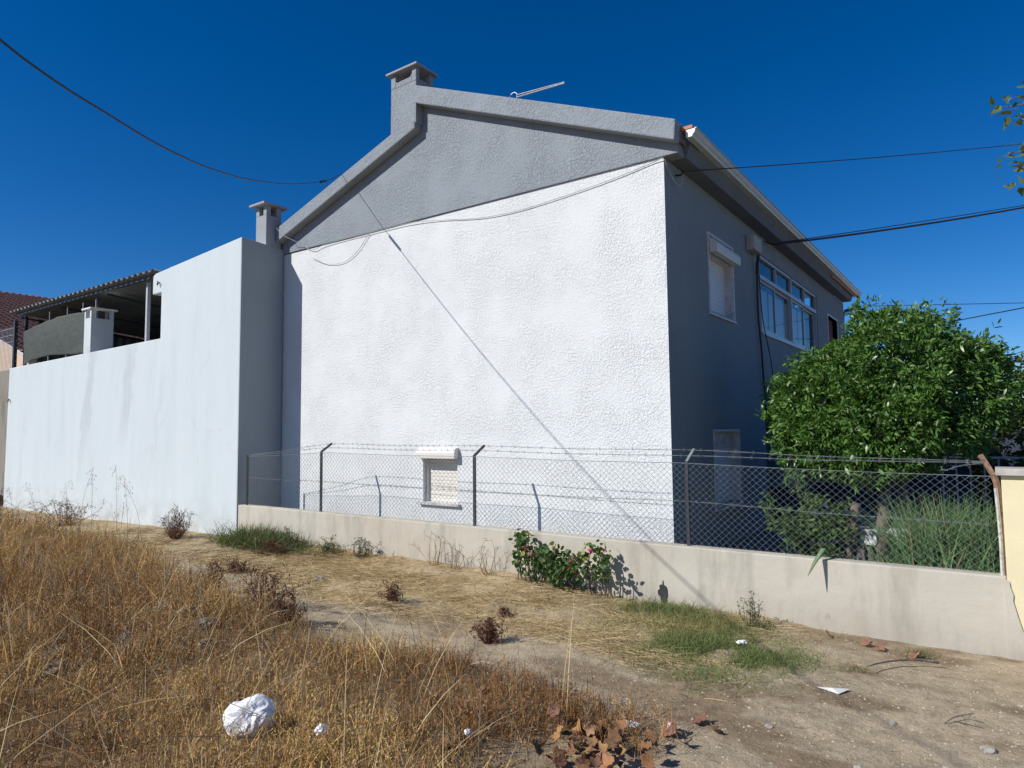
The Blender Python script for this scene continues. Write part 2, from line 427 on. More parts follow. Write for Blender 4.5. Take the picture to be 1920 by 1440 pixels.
# tint: packed pale track, straw litter, brown soil under the dry grass
xf, yf = X.ravel(), Y.ravel()
md = meadow(xf, yf)[:, None]
straw = (smooth01((-xf-1.0)/1.6)*smooth01((yf-4.9-0.35*(fbm(xf*1.5, yf*1.5)-.5)*4)/0.5))[:, None]
dirt = np.array([0.44, 0.36, 0.25])[None]*(0.86+0.28*fbm(xf*2.5, yf*2.5))[:, None]
litter = smooth01((fbm(xf*1.1+5, yf*3.2)-.5)*7)[:, None]
dirt = dirt*(1-litter*.7) + np.array([0.22, 0.155, 0.095])[None]*litter*.7
st = np.array([0.48, 0.37, 0.21])[None]*(0.75+0.5*fbm(xf*6, yf*6))[:, None]
tint = dirt*(1-straw) + (st*.6+dirt*.4)*straw
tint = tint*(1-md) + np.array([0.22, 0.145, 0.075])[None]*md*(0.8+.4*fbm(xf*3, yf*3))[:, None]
def groundmat():
    mt, n, l, p = newmat('bare_ground')
    at = n.new('ShaderNodeAttribute'); at.attribute_name = 'tint'
    v = coords(n, l)
    f1 = noise_n(n, l, v, 9, 8, 0.7); f2 = noise_n(n, l, coords(n, l, (1, 2.2, 1)), 38, 4, 0.6); f3 = noise_n(n, l, v, 160, 3, 0.7)
    c = mixc(n, l, 1.0, at.outputs['Color'], ramp(n, l, f1, [(0.25, (0.62, 0.6, 0.57)), (0.5, (1.0, 1.0, 1.0)), (0.78, (1.35, 1.32, 1.27))]), 'MULTIPLY')
    c = mixc(n, l, ramp(n, l, f2, [(0.60, (0,)), (0.70, (0.65,))]), c, (0.10, 0.065, 0.04))
    c = mixc(n, l, 1.0, c, ramp(n, l, f3, [(0.3, (0.72, 0.7, 0.68)), (0.7, (1.25, 1.25, 1.25))]), 'MULTIPLY')
    vo = n.new('ShaderNodeTexVoronoi'); vo.inputs['Scale'].default_value = 34; l.new(v, vo.inputs['Vector'])
    wn = n.new('ShaderNodeTexWhiteNoise'); l.new(vo.outputs['Position'], wn.inputs['Vector'])
    peb = n.new('ShaderNodeMath'); peb.operation = 'MULTIPLY'
    l.new(ramp(n, l, vo.outputs['Distance'], [(0.16, (1,)), (0.28, (0,))]), peb.inputs[0]); l.new(ramp(n, l, wn.outputs['Value'], [(0.80, (0,)), (0.84, (1,))]), peb.inputs[1])
    c = mixc(n, l, peb.outputs[0], c, (0.47, 0.43, 0.37))
    l.new(c, p.inputs['Base Color']); p.inputs['Roughness'].default_value = 0.95; p.inputs['Specular IOR Level'].default_value = 0.1
    b = bump(n, l, f1, 0.9, 0.03)
    b = bump(n, l, noise_n(n, l, v, 70, 4, .6), 0.8, 0.007, b)
    l.new(bump(n, l, peb.outputs[0], 0.8, 0.010, b), p.inputs['Normal'])
    return mt
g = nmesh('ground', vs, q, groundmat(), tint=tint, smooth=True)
setprops(g, kind='structure')
# yard behind the fence wall, a slab a little above the ground
MB().add([(-3.25, 7.2, 0.22), (14, 7.2, 0.22), (14, 24, 0.22), (-3.25, 24, 0.22)], [(0,1,2,3)]).build('yard_paving', M['yard'])
setprops(bpy.data.objects['yard_paving'], kind='structure')

# ------------------------------------------------------------------ main house
GY = 7.92; HX = -3.25; HL = -11.25; HB = 20.4
house = thing('house', (-7.25, 7.92, 0.0), 'two storey house with white roughcast gable end, grey gable top and grey side wall', 'house')
def wall_x(mb, x, y0, y1, z0, z1, ops, depth):
    """wall facing +x at x with openings (y0,y1,z0,z1) and reveals of depth"""
    ys = sorted({y0, y1, *[o[0] for o in ops], *[o[1] for o in ops]}); zs = sorted({z0, z1, *[o[2] for o in ops], *[o[3] for o in ops]})
    for a, b in zip(ys, ys[1:]):
        for c, d in zip(zs, zs[1:]):
            if any(o[0] <= a and b <= o[1] and o[2] <= c and d <= o[3] for o in ops): continue
            mb.add([(x,a,c),(x,b,c),(x,b,d),(x,a,d)], [(0,1,2,3)])
    for a, b, c, d in ops:
        xi = x - depth
        mb.add([(x,a,c),(xi,a,c),(xi,a,d),(x,a,d)], [(0,1,2,3)]); mb.add([(x,b,c),(x,b,d),(xi,b,d),(xi,b,c)], [(0,1,2,3)])
        mb.add([(x,a,d),(xi,a,d),(xi,b,d),(x,b,d)], [(0,1,2,3)]); mb.add([(x,a,c),(x,b,c),(xi,b,c),(xi,a,c)], [(0,1,2,3)])
# gable wall with the small shuttered window
W0 = (-7.40, -6.69, 0.80, 1.535)
mb = MB()
xs = [HL, W0[0], W0[1], HX]; zs = [-0.3, W0[2], W0[3], 5.345]
for i in range(3):
    for j in range(3):
        if i == 1 and j == 1: continue
        mb.add([(xs[i],GY,zs[j]),(xs[i+1],GY,zs[j]),(xs[i+1],GY,zs[j+1]),(xs[i],GY,zs[j+1])], [(0,1,2,3)])
dI = GY+0.14
a, b, c, d = W0
mb.add([(a,GY,c),(a,dI,c),(a,dI,d),(a,GY,d)], [(0,1,2,3)]); mb.add([(b,GY,c),(b,GY,d),(b,dI,d),(b,dI,c)], [(0,1,2,3)])
mb.add([(a,GY,d),(a,dI,d),(b,dI,d),(b,GY,d)], [(0,1,2,3)]); mb.add([(a,GY,c),(b,GY,c),(b,dI,c),(a,dI,c)], [(0,1,2,3)])
mb.build('gable_wall', M['white_stucco'], house, fix=False)
# side wall in shade
OP1 = (9.47, 10.56, 3.60, 4.72); OP2 = (12.05, 16.90, 3.60, 5.00); OP3 = (18.05, 19.3, 3.62, 4.70)
OPB = (9.47, 10.60, 0.80, 1.86); OPP = (12.15, 20.0, 0.22, 2.32)
mb = MB()
wall_x(mb, HX, GY, HB, -0.3, 5.345, [OP1, OP2, OP3, OPB], 0.16)
# cut the porch out by rebuilding: the lower far part is a deep recess
mb = MB()
wall_x(mb, HX, GY, OPP[0], -0.3, 5.345, [OP1, OPB, ], 0.16)
wall_x(mb, HX, OPP[0], HB, OPP[3], 5.345, [(OPP[0], OP2[1], OP2[2], OP2[3]), OP3], 0.16)
mb.add([(HX,12.05,3.6),(HX,12.15,3.6),(HX,12.15,5.0),(HX,12.05,5.0)], [])
mb.build('side_wall', M['side_stucco'], house, fix=False)
mb = MB()
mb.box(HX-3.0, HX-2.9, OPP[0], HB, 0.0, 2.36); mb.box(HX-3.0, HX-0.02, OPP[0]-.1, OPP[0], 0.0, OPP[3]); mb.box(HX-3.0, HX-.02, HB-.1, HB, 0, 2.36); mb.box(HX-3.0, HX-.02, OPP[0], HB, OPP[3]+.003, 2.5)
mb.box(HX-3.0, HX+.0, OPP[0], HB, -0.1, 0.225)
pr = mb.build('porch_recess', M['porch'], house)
MB().box(HX-2.9, HX-2.84, 13.2, 14.1, 0.22, 2.1).build('porch_door', M['dark_steel'], pr)
MB().box(HX-.28, HX-.02, 16.2, 16.5, 0.22, OPP[3]).build('porch_pillar', M['side_stucco'], pr)
# back and left walls
mb = MB(); mb.box(HL, HX-.001, HB-.2, HB-.001, -0.3, 5.34); mb.box(HL, HL+.2, GY+.01, HB-.2, -0.3, 5.34)
mb.build('back_wall', M['white_stucco'], house)
# grey gable top: slab profile and triangular field, 25 mm proud of the white wall
apx = -7.50
field = [(HL-.02, 5.36), (-3.05, 5.345), (-3.07, 5.50), (-7.6, 7.35), (-7.75, 7.0), (HL-.02, 5.80)]
MB().prism_y(field, GY-0.028, GY+0.2).build('gable_top', M['grey_stucco'], house, bevel=0.008)
# raised rake band with the stepped apex that carries the chimney
RY = 7.72
band = [(-3.005, 5.703), (-3.026, 5.439), (-7.386, 7.219), (-7.398, 6.803), (-10.765, 5.646), (-11.05, 5.55), (-11.05, 5.82), (-7.946, 6.846), (-7.936, 7.56), (-7.362, 7.515)]
MB().prism_y(band[::-1], RY, GY-0.0285).build('rake_band', M['grey_stucco'], house, bevel=0.018)
MB().prism_y([(-3.006, 5.70), (-3.03, 5.50), (-7.39, 7.25), (-7.94, 7.3), (-7.93, 7.5), (-7.365, 7.5)][::-1], GY-0.0283, GY+0.25).build('verge_upstand', M['grey_stucco'], house)
# eaves: soffit slab, sloped fascia
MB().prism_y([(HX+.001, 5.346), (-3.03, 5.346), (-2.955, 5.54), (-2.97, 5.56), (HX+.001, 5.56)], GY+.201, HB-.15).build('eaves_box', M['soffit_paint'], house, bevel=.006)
# roof slopes with tile courses
def tiled(name, p00, along, down, nl, nd, wl, wd, parent, mat, amp=.045):
    """barrel tiles: 'along' unit vec along the eaves, 'down' unit vec down the slope, lengths nl, nd"""
    along = np.array(along, float); down = np.array(down, float); nrm = np.cross(down, along); nrm = nrm if nrm[2] > 0 else -nrm
    na = max(2, int(nl/wl*10)); a = np.linspace(0, nl, na+1)
    rows = int(nd/wd); dd = []; lift = []
    for r in range(rows):
        dd += [r*wd, (r+1)*wd-1e-3]; lift += [0.0, 0.035]
    dd = np.array(dd); lift = np.array(lift)
    A, D = np.meshgrid(a, dd); Lf = np.repeat(lift[:, None], len(a), 1)
    ph = (A/wl) % 1.0
    h = amp*np.where(ph < .62, np.sin(ph/.62*PI), -.35*np.sin((ph-.62)/.38*PI)) + Lf
    P = np.array(p00)[None, None] + along[None, None]*A[..., None] + down[None, None]*D[..., None] + nrm[None, None]*h[..., None]
    n = len(a); i = (np.arange(len(dd)-1)[:, None]*n + np.arange(n-1)[None]).ravel()
    return nmesh(name, P.reshape(-1, 3), np.stack([i, i+1, i+1+n, i+n], 1), mat, parent)
dn = Vector((1, 0, -0.415)).normalized()
tiled('roof_slope', (-7.45, GY+.255, 7.42), (0, 1, 0), dn, HB-GY-.1, 5.02, 0.22, 0.36, house, M['tile'])
dl = Vector((-1, 0, -0.335)).normalized()
tiled('roof_slope', (-7.9, GY+.255, 6.72), (0, 1, 0), dl, HB-GY-.1, 3.6, 0.22, 0.36, house, M['tile'])
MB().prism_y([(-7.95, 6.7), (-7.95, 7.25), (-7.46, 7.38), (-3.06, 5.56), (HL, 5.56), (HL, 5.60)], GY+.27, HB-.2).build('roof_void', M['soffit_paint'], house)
MB().box(-3.0, -2.86, GY-.02, GY+.26, 5.615, 5.655).build('verge_tile', M['terracotta'], house)
MB().add([(-2.975, 17.2, 5.465), (-2.955, 20.3, 5.465), (-2.935, 20.3, 5.60), (-2.935, 17.2, 5.60), (-2.945, 17.2, 5.465), (-2.925, 20.3, 5.465), (-2.905, 20.3, 5.60), (-2.905, 17.2, 5.60)],
         [(0,1,2,3),(4,7,6,5),(0,4,5,1),(1,5,6,2),(2,6,7,3),(3,7,4,0)]).build('bare_terracotta_edge', M['terracotta'], house)
# gutter: ogee section
sec = [(-2.945, 5.60), (-2.94, 5.505), (-2.865, 5.505), (-2.855, 5.53), (-2.83, 5.555), (-2.82, 5.60), (-2.805, 5.605), (-2.805, 5.612), (-2.832, 5.612), (-2.842, 5.565), (-2.87, 5.535), (-2.87, 5.515), (-2.93, 5.515), (-2.935, 5.60)]
gut = MB().prism_y(sec, GY-.02, HB+.25).build('gutter', M['gutter'], house)
MB().prism_y([(-2.945, 5.60), (-2.94, 5.505), (-2.865, 5.505), (-2.855, 5.53), (-2.83, 5.555), (-2.82, 5.60)], GY-.026, GY-.0205).build('gutter_end_cap', M['gutter_end'], gut)
MB().tube([(-2.88, 20.45, 5.50), (-2.88, 20.45, 5.33), (-2.91, 20.45, 5.24), (-2.99, 20.45, 5.19), (-3.22, 20.45, 5.13), (-3.27, 20.45, 5.08), (-3.29, 20.46, 4.9), (-3.29, 20.46, 0.3)], .045, 8).build('downpipe', M['pvc_dark'], gut, smooth=True)
# chimney on the apex
chim = MB().box(-7.936, -7.364, RY+.002, 8.14, 6.9, 7.60)
for x0, x1, y0, y1 in ((-7.936, -7.83, RY+.002, RY+.09), (-7.46, -7.364, RY+.002, RY+.09), (-7.936, -7.83, 8.05, 8.14), (-7.46, -7.364, 8.05, 8.14)):
    chim.box(x0, x1, y0, y1, 7.601, 7.835)
chim.prism_y([(-7.829, 7.601), (-7.829, 7.72), (-7.80, 7.69), (-7.50, 7.70), (-7.461, 7.76), (-7.461, 7.601)][::-1], RY+.003, RY+.06)
chim.box(-7.40, -7.365, RY+.091, 8.049, 7.601, 7.66)
chim = chim.build('chimney', M['grey_stucco'], house, bevel=.01)
MB().box(-8.0, -7.30, RY-.06, 8.20, 7.836, 7.872).build('chimney_cap', M['smooth_grey'], chim, bevel=.006)
MB().box(-7.74, -7.53, RY+.15, 8.02, 7.602, 7.80).build('chimney_flue', M['brick_red'], chim)

# windows
def slats(mb, plane, u0, u1, z0, z1, at, pitch=.052, bulge=.008):
    """roller shutter curtain; plane 'x' (faces +x) or 'y' (faces -y)"""
    n = int((z1-z0)/pitch)
    for i in range(n):
        a = z0+(z1-z0)*i/n; b = z0+(z1-z0)*(i+1)/n
        for (za, oa), (zb, ob) in zip([(a, 0), (a+.004, bulge), ((a+b)/2, bulge*1.25), (b-.004, bulge)], [(a+.004, bulge), ((a+b)/2, bulge*1.25), (b-.004, bulge), (b, 0)]):
            if plane == 'x': mb.add([(at+oa, u0, za), (at+oa, u1, za), (at+ob, u1, zb), (at+ob, u0, zb)], [(0,1,2,3)])
            else: mb.add([(u0, at-oa, za), (u1, at-oa, za), (u1, at-ob, zb), (u0, at-ob, zb)], [(0,1,2,3)])
# small gable window
win = MB()
win.box(W0[0]-.001, W0[0]+.03, GY+.06, GY+.138, W0[2], W0[3]); win.box(W0[1]-.03, W0[1], GY+.06, GY+.138, W0[2], W0[3])
win.box(W0[0]+.031, W0[1]-.031, GY+.06, GY+.138, W0[3]-.03, W0[3]-.001)
win = win.build('window', M['shutter'], house)
s = MB(); slats(s, 'y', W0[0]+.031, W0[1]-.031, W0[2]+.001, 1.515, GY+.12); s.build('roller_shutter', M['shutter'], win)
s = MB(); s.prism_x([(GY-.001, 1.485), (GY-.115, 1.485), (GY-.115, 1.575), (GY-.085, 1.635), (GY-.05, 1.65), (GY-.001, 1.65)], W0[0]-.05, W0[1]+.03)
s.build('shutter_box', M['shutter'], win, bevel=.004)
MB().box(W0[0]-.07, W0[1]+.06, GY-.06, GY+.119, 0.762, 0.799).build('window_sill', M['marble'], win, bevel=.003)
# side windows with marble surrounds
def side_window(op, boxed, zb):
    y0, y1, z0, z1 = op
    f = MB(); e = .035
    f.box(HX-.158, HX+.02, y0-.03, y0+.006, z0-.03, z1+.03); f.box(HX-.158, HX+.02, y1-.006, y1+.03, z0-.03, z1+.03); f.box(HX-.158, HX+.02, y0+.007, y1-.007, z1-.006, z1+.03)
    f = f.build('window', M['marble'], house)
    MB().box(HX-.157, HX+.035, y0-.06, y1+.06, z0-.065, z0-.031).build('window_sill', M['marble'], f, bevel=.003)
    s = MB(); slats(s, 'x', y0+.007, y1-.007, z0-.03, zb, HX-.13); s.build('roller_shutter', M['slat_white'], f)
    if boxed:
        MB().prism_y([(HX+.021, zb), (HX+.12, zb), (HX+.13, zb+.03), (HX+.13, zb+.13), (HX+.08, zb+.19), (HX+.021, zb+.20)], y0+.02, y1+.04).build('shutter_box', M['shutter'], f, bevel=.004)
        MB().box(HX-.15, HX-.02, y0+.007, y1-.007, zb, z1-.007).build('head_panel', M['shutter'], f)
    else:
        MB().box(HX-.15, HX-.09, y0+.007, y1-.007, zb, z1-.007).build('head_panel', M['marble'], f)
side_window(OP1, True, 4.45)
side_window(OPB, False, 1.62)
# wide glazed window: mullions, transom, top lights, panes, blind behind
y0, y1, z0, z1 = (OPP[0], OP2[1], OP2[2], OP2[3])
y0 = 12.15
f = MB(); fx0, fx1 = HX-.09, HX-.02
ym = [y0, (y0+y1)/2, y1]; zt = 4.60
for yy in (y0, (y0+y1)/2-.03, y1-.05): f.box(fx0, fx1, yy, yy+.05 if yy != ym[1]-.03 else yy+.06, z0, z1)
f.box(fx0, fx1, y0+.051, y1-.051, z1-.05, z1-.001); f.box(fx0, fx1, y0+.051, y1-.051, z0+.001, z0+.05)
f.box(fx0-.003, fx1+.012, y0+.051, y1-.051, zt-.035, zt+.035)
bw = f.build('wide_window', M['alu'], house)
qy = [y0+.05, (3*y0+y1)/4, (y0+y1)/2, (y0+3*y1)/4, y1-.05]
for i in range(4):
    a, b = qy[i]+.012, qy[i+1]-.012
    g_ = MB()
    if i % 2 == 0: g_.box(fx0-.002, fx1-.002, qy[i+1]-.018, qy[i+1]+.018, zt+.036, z1-.051)
    o_ = .0 if i % 2 == 0 else .028
    # sash frame
    g_.box(fx0+.01-o_, fx1-.028-o_, a, a+.035, z0+.051, zt-.036); g_.box(fx0+.01-o_, fx1-.028-o_, b-.035, b, z0+.051, zt-.036)
    g_.box(fx0+.01-o_, fx1-.028-o_, a+.036, b-.036, z0+.051, z0+.09); g_.box(fx0+.01-o_, fx1-.028-o_, a+.036, b-.036, zt-.075, zt-.036)
    sa = g_.build('sash', M['alu'], bw)
    MB().add([(HX-.067-o_, a+.036, z0+.091), (HX-.067-o_, b-.036, z0+.091), (HX-.067-o_, b-.036, zt-.076), (HX-.067-o_, a+.036, zt-.076)], [(0,1,2,3)]).build('pane', M['glass'], sa, fix=False)
    MB().add([(HX-.067, a, zt+.036), (HX-.067, b, zt+.036), (HX-.067, b, z1-.051), (HX-.067, a, z1-.051)], [(0,1,2,3)]).build('top_light_pane', M['glass'], sa, fix=False)
    s = MB(); n_ = 24
    for k in range(n_):
        zz = z0+.1+(zt-z0-.2)*k/n_
        s.add([(HX-.20, a+.04, zz), (HX-.20, b-.02-(.35 if i == 3 else 0), zz), (HX-.185, b-.02-(.35 if i == 3 else 0), zz+.028), (HX-.185, a+.04, zz+.028)], [(0,1,2,3)])
    s.build('blind', M['slat_white'], bw, fix=False)
MB().box(HX-.6, HX-.55, y0-.3, y1+.3, z0-.1, z1+.1).build('room_backdrop', M['shade_wall'], bw)
MB().box(HX-.019, HX+.03, y0-.03, y1+.02, z0-.05, z0-.003).build('window_sill', M['alu'], bw)
# third window, mostly behind the tree
y0, y1, z0, z1 = OP3
f = MB(); f.box(HX-.1, HX+.02, y0-.05, y0, z0, z1+.04); f.box(HX-.1, HX+.02, y1, y1+.05, z0, z1+.04); f.box(HX-.1, HX+.02, y0+.001, y1-.001, z1, z1+.04)
f = f.build('window', M['marble'], house)
MB().box(HX-.14, HX-.1, y0, y1, z0, z1).build('shutter_panel', M['brick_red'], f)
# meter box, bracket and insulators
jb = MB().box(HX+.001, HX+.15, 11.35, 11.78, 4.88, 5.14).build('junction_box', M['cap'], house, bevel=.02)
MB().tube([(HX+.1, 11.7, 4.86), (HX+.1, 11.72, 4.80), (HX+.07, 11.75, 4.72), (HX+.05, 11.8, 4.55)], .03, 6).build('cable_gland', M['cable'], jb)
MB().tube([(HX, 8.30, 5.22), (HX+.06, 8.3, 5.21), (HX+.10, 8.3, 5.22), (HX+.11, 8.3, 5.25), (HX+.08, 8.3, 5.27)], .012, 6).build('cable_hook', M['cable'], house)
MB().tube([(HX, 12.5, 5.30), (HX+.10, 12.52, 5.24), (HX+.24, 12.55, 5.20), (HX+.27, 12.55, 5.24)], .012, 6).build('cable_hook', M['cable'], house)

# ------------------------------------------------------------------ cables
def catenary(p, q, sag, n=24):
    p, q = Vector(p), Vector(q)
    return [p.lerp(q, t) - Vector((0, 0, 4*sag*t*(1-t))) for t in [i/n for i in range(n+1)]]
c1 = [(-9.167, 7.715, 6.46), (-8.932, 7.351, 6.215), (-8.579, 6.794, 5.90), (-7.877, 5.69, 5.375), (-7.249, 4.701, 4.99), (-6.761, 3.933, 4.755), (-6.37, 3.318, 4.625), (-6.091, 2.879, 4.565), (-5.816, 2.447, 4.53), (-5.585, 2.083, 4.50), (-5.386, 1.77, 4.495), (-5.237, 1.536, 4.51), (-4.6, 0.534, 4.62), (-4.0, -0.41, 4.80), (-2.0, -3.56, 5.8), (0.0, -6.7, 7.2)]
def spline(pts, n=5):
    pts = [Vector(p) for p in pts]; out = []
    for i in range(len(pts)-1):
        p0, p1, p2, p3 = pts[max(i-1, 0)], pts[i], pts[i+1], pts[min(i+2, len(pts)-1)]
        for k in range(n):
            t = k/n
            out.append(0.5*((2*p1)+(p2-p0)*t+(2*p0-5*p1+4*p2-p3)*t*t+(3*p1-p0-3*p2+p3)*t**3))
    return out+[pts[-1]]
ca = thing('overhead_cable', (-9.167, 7.715, 6.46), 'thick black overhead cable sagging across the left sky to the sloping roof edge', 'cable')
_p = spline(c1); MB().tube(_p, [.006+.0025*min(1, max(0, (6.5-q_.y)/3.5)) for q_ in _p], 6).build('cable_run', M['cable'], ca, smooth=True)
MB().tube([(-8.72, 7.02, 6.01), (-8.63, 6.88, 5.945), (-8.57, 6.80, 5.90)], .022, 6).build('cable_clamp', M['cable'], ca)
o = MB().tube(catenary((HX+.11, 8.3, 5.25), (2.4, 19.6, 8.36), .06), .008, 5).build('service_cable', M['cable'], loc=(HX+.11, 8.3, 5.25))
setprops(o, 'thin black cable running right from under the near corner of the eaves', 'cable')
o = MB().tube(catenary((HX+.26, 12.55, 5.22), (2.9, 21.5, 7.62), .10), .021, 6).tube(catenary((HX+.26, 12.55, 5.24), (2.9, 21.5, 7.58), .03), .009, 5).build('service_cable', M['cable'], loc=(HX+.26, 12.55, 5.22))
setprops(o, 'thickest black cable running right from the bracket beside the junction box', 'cable')
o = MB().tube([(-3.6, 26.6, 6.22), (1.07, 29.94, 6.28), (9, 35.5, 6.6)], .012, 5).build('street_cable', M['cable'], loc=(-3.6, 26.6, 6.22)); setprops(o, 'faint level cable just above the top of the orange tree', 'cable')
o = MB().tube([(-3, 24.0, 4.75), (-0.73, 21.4, 4.715), (0.706, 19.965, 4.70), (6, 15, 5.1)], .014, 5).build('street_cable', M['cable'], loc=(-0.73, 21.4, 4.7)); setprops(o, 'cable slanting up to the right edge from behind the orange tree', 'cable')
o = MB().tube([(-2, 22.5, 3.4), (0.137, 24.6, 3.36), (0.78, 25.06, 3.335), (8, 30, 3.4)], .012, 5).build('street_cable', M['cable'], loc=(0.137, 24.6, 3.36)); setprops(o, 'lowest of the cables right of the orange tree, nearly level', 'cable')
o = MB().tube([(-1.0, 26.3, 3.9), (0.107, 26.98, 4.046), (0.9, 27.53, 4.35), (6, 31, 6.0)], .010, 5).build('street_cable', M['cable'], loc=(0.107, 26.98, 4.046)); setprops(o, 'thinnest cable rising to the right above the second tree', 'cable')
# loose wire along the foot of the grey gable top
o = MB().tube(spline([(-10.86, 7.60, 5.78), (-10.72, 7.66, 5.62), (-10.42, 7.83, 5.44), (-10.28, 7.882, 5.34), (-10.1, 7.882, 5.29), (-9.85, 7.882, 5.33), (-9.3, 7.882, 5.345), (-8.6, 7.882, 5.34), (-7.95, 7.882, 5.335), (-7.5, 7.882, 5.315), (-6.9, 7.9, 5.235), (-6.2, 7.9, 5.13), (-5.5, 7.9, 5.10), (-4.6, 7.9, 5.155), (-3.9, 7.9, 5.225), (-3.4, 7.9, 5.30), (-3.24, 7.89, 5.31), (-3.23, 8.0, 5.2), (-3.18, 8.15, 5.05), (-3.16, 8.25, 5.06), (-3.15, 8.3, 5.22)]), .0055, 5).build('loose_wire', M['cable_white'], loc=(-7, 7.88, 5.3))
setprops(o, 'thin loose wire drooping along the lower edge of the grey gable top', 'wire')
o = MB().tube(spline([(-10.15, 7.895, 5.14), (-9.75, 7.895, 4.97), (-9.3, 7.895, 4.93), (-8.95, 7.895, 5.06), (-8.7, 7.895, 5.28), (-8.62, 7.885, 5.34)]), .005, 5).build('loose_wire', M['cable_white'], loc=(-9.3, 7.895, 5.0))
setprops(o, 'short curved wire hanging like a hook on the upper left of the white gable', 'wire')
o = MB().tube(spline([(HX+.05, 11.8, 4.55), (HX+.04, 11.8, 3.9), (HX+.05, 11.9, 3.2), (HX+.04, 12.02, 2.62), (HX+.04, 12.1, 2.4)]), .018, 6).tube(spline([(HX+.05, 11.9, 4.55), (HX+.06, 12.0, 3.8), (HX+.08, 12.35, 3.1), (HX+.08, 12.4, 2.75), (HX+.05, 12.15, 2.45), (HX+.05, 12.2, 2.3)]), .009, 5).build('drop_cable', M['cable'], loc=(HX+.05, 11.8, 4.5))
setprops(o, 'pair of dark cables hanging down the shaded side wall below the junction box', 'cable')
# television aerial
t = thing('television_aerial', (-7.3, 10.5, 8.1), 'thin metal yagi television aerial pointing up to the right above the roof ridge', 'aerial')
MB().tube([(-7.294, 10.5, 7.0), (-7.294, 10.5, 8.50)], .018, 6).build('mast', M['steel'], t)
MB().tube([(-7.294+.03*math.cos(a)*3-.09, 10.5, 8.46+.09*math.sin(a)) for a in [i*PI/8 for i in range(15)]], .008, 5).build('dipole_loop', M['steel'], t)
A_, B_ = Vector((-7.294, 10.48, 8.42)), Vector((-6.12, 10.2, 8.44))
B_ = Vector((-6.22, 10.5, 8.37))
MB().tube([A_, B_], .012, 6).tube([A_+Vector((0, 0, .045)), B_+Vector((0, 0, .02))], .012, 6).build('boom', M['steel'], t)
el = MB()
for i in range(9):
    p = A_.lerp(B_, .08+.10*i); el.tube([p+Vector((-.05, .12, .22-.012*i)), p-Vector((-.05, .12, .12-.008*i))], .0025, 4)
el.build('elements', M['dark_steel'], t)

# ------------------------------------------------------------------ left annex wall with parapet
ann = thing('annex_wall', (-16.5, 7.0, 0.0), 'tall smooth bluish white wall of the left annex, stepped up to the right', 'wall')
MB().prism_y([(-22.05, -0.4), (-11.04, -0.4), (-11.04, 5.50), (-14.12, 5.27), (-14.22, 5.24), (-14.245, 5.17), (-14.245, 4.83), (-13.885, 4.835), (-13.885, 3.88), (-22.0, 3.775)], 7.0, 7.30).build('front_face', M['annex_paint'], ann, bevel=.02)
MB().prism_x([(7.3005, -0.4), (GY-.03, -0.4), (GY-.03, 5.44), (7.3005, 5.475)], -11.60, -11.0405).build('return_body', M['annex_paint'], ann)
MB().prism_x([(7.004, -0.4), (GY-.031, -0.4), (GY-.031, 5.44), (7.004, 5.492)], -11.0398, -11.033).build('return_shade_skin', M['return_shade'], ann)  # thin skin over the return body, with its shade painted in
MB().box(-14.06, -13.80, 7.31, 7.75, 3.6, 4.37).build('parapet_block', M['bright_paint'], ann)
MB().box(-22.0, -13.7, 7.302, 7.6, 3.5, 3.70).build('terrace_edge', M['shade_wall'], ann)  # shade under the cloth put into its dark colour
MB().box(-14.3, -11.6, 7.301, 7.315, 4.85, 5.2).build('inner_lintel', M['side_stucco'], ann)
# small grey chimney on the annex
c_ = thing('small_chimney', (-11.23, 7.7, 5.4), 'small square grey chimney with flat cap standing on the annex corner', 'chimney')
k = MB().box(-11.39, -11.062, 7.52, 7.85, 5.40, 6.06)
for x0, x1 in ((-11.39, -11.29), (-11.16, -11.062)):
    for y0_, y1_ in ((7.52, 7.62), (7.75, 7.85)): k.box(x0, x1, y0_, y1_, 6.061, 6.24)
k.build('stack', M['smooth_grey'], c_, bevel=.006)
MB().box(-11.475, -11.0, 7.42, 7.95, 6.241, 6.285).build('chimney_cap', M['smooth_grey'], c_, bevel=.004)
MB().box(-11.27, -11.18, 7.64, 7.73, 6.061, 6.23).build('flue', M['brick_red'], c_)
# white chimney on the parapet
c_ = thing('white_chimney', (-17.25, 7.25, 3.7), 'white parapet chimney with square vents beside the green shade cloth', 'chimney')
k = MB().box(-17.44, -17.08, 7.001, 7.50, 3.6, 4.66)
for x0, x1 in ((-17.44, -17.37), (-17.16, -17.08)):
    for y0_, y1_ in ((7.001, 7.08), (7.42, 7.50)): k.box(x0, x1, y0_, y1_, 4.661, 4.86)
k.build('stack', M['annex_paint'], c_, bevel=.006)
MB().box(-17.50, -17.02, 6.95, 7.56, 4.861, 4.90).build('chimney_cap', M['bright_paint'], c_, bevel=.012)
MB().box(-17.3, -17.2, 7.2, 7.35, 4.661, 4.86).build('flue', M['dark_steel'], c_)
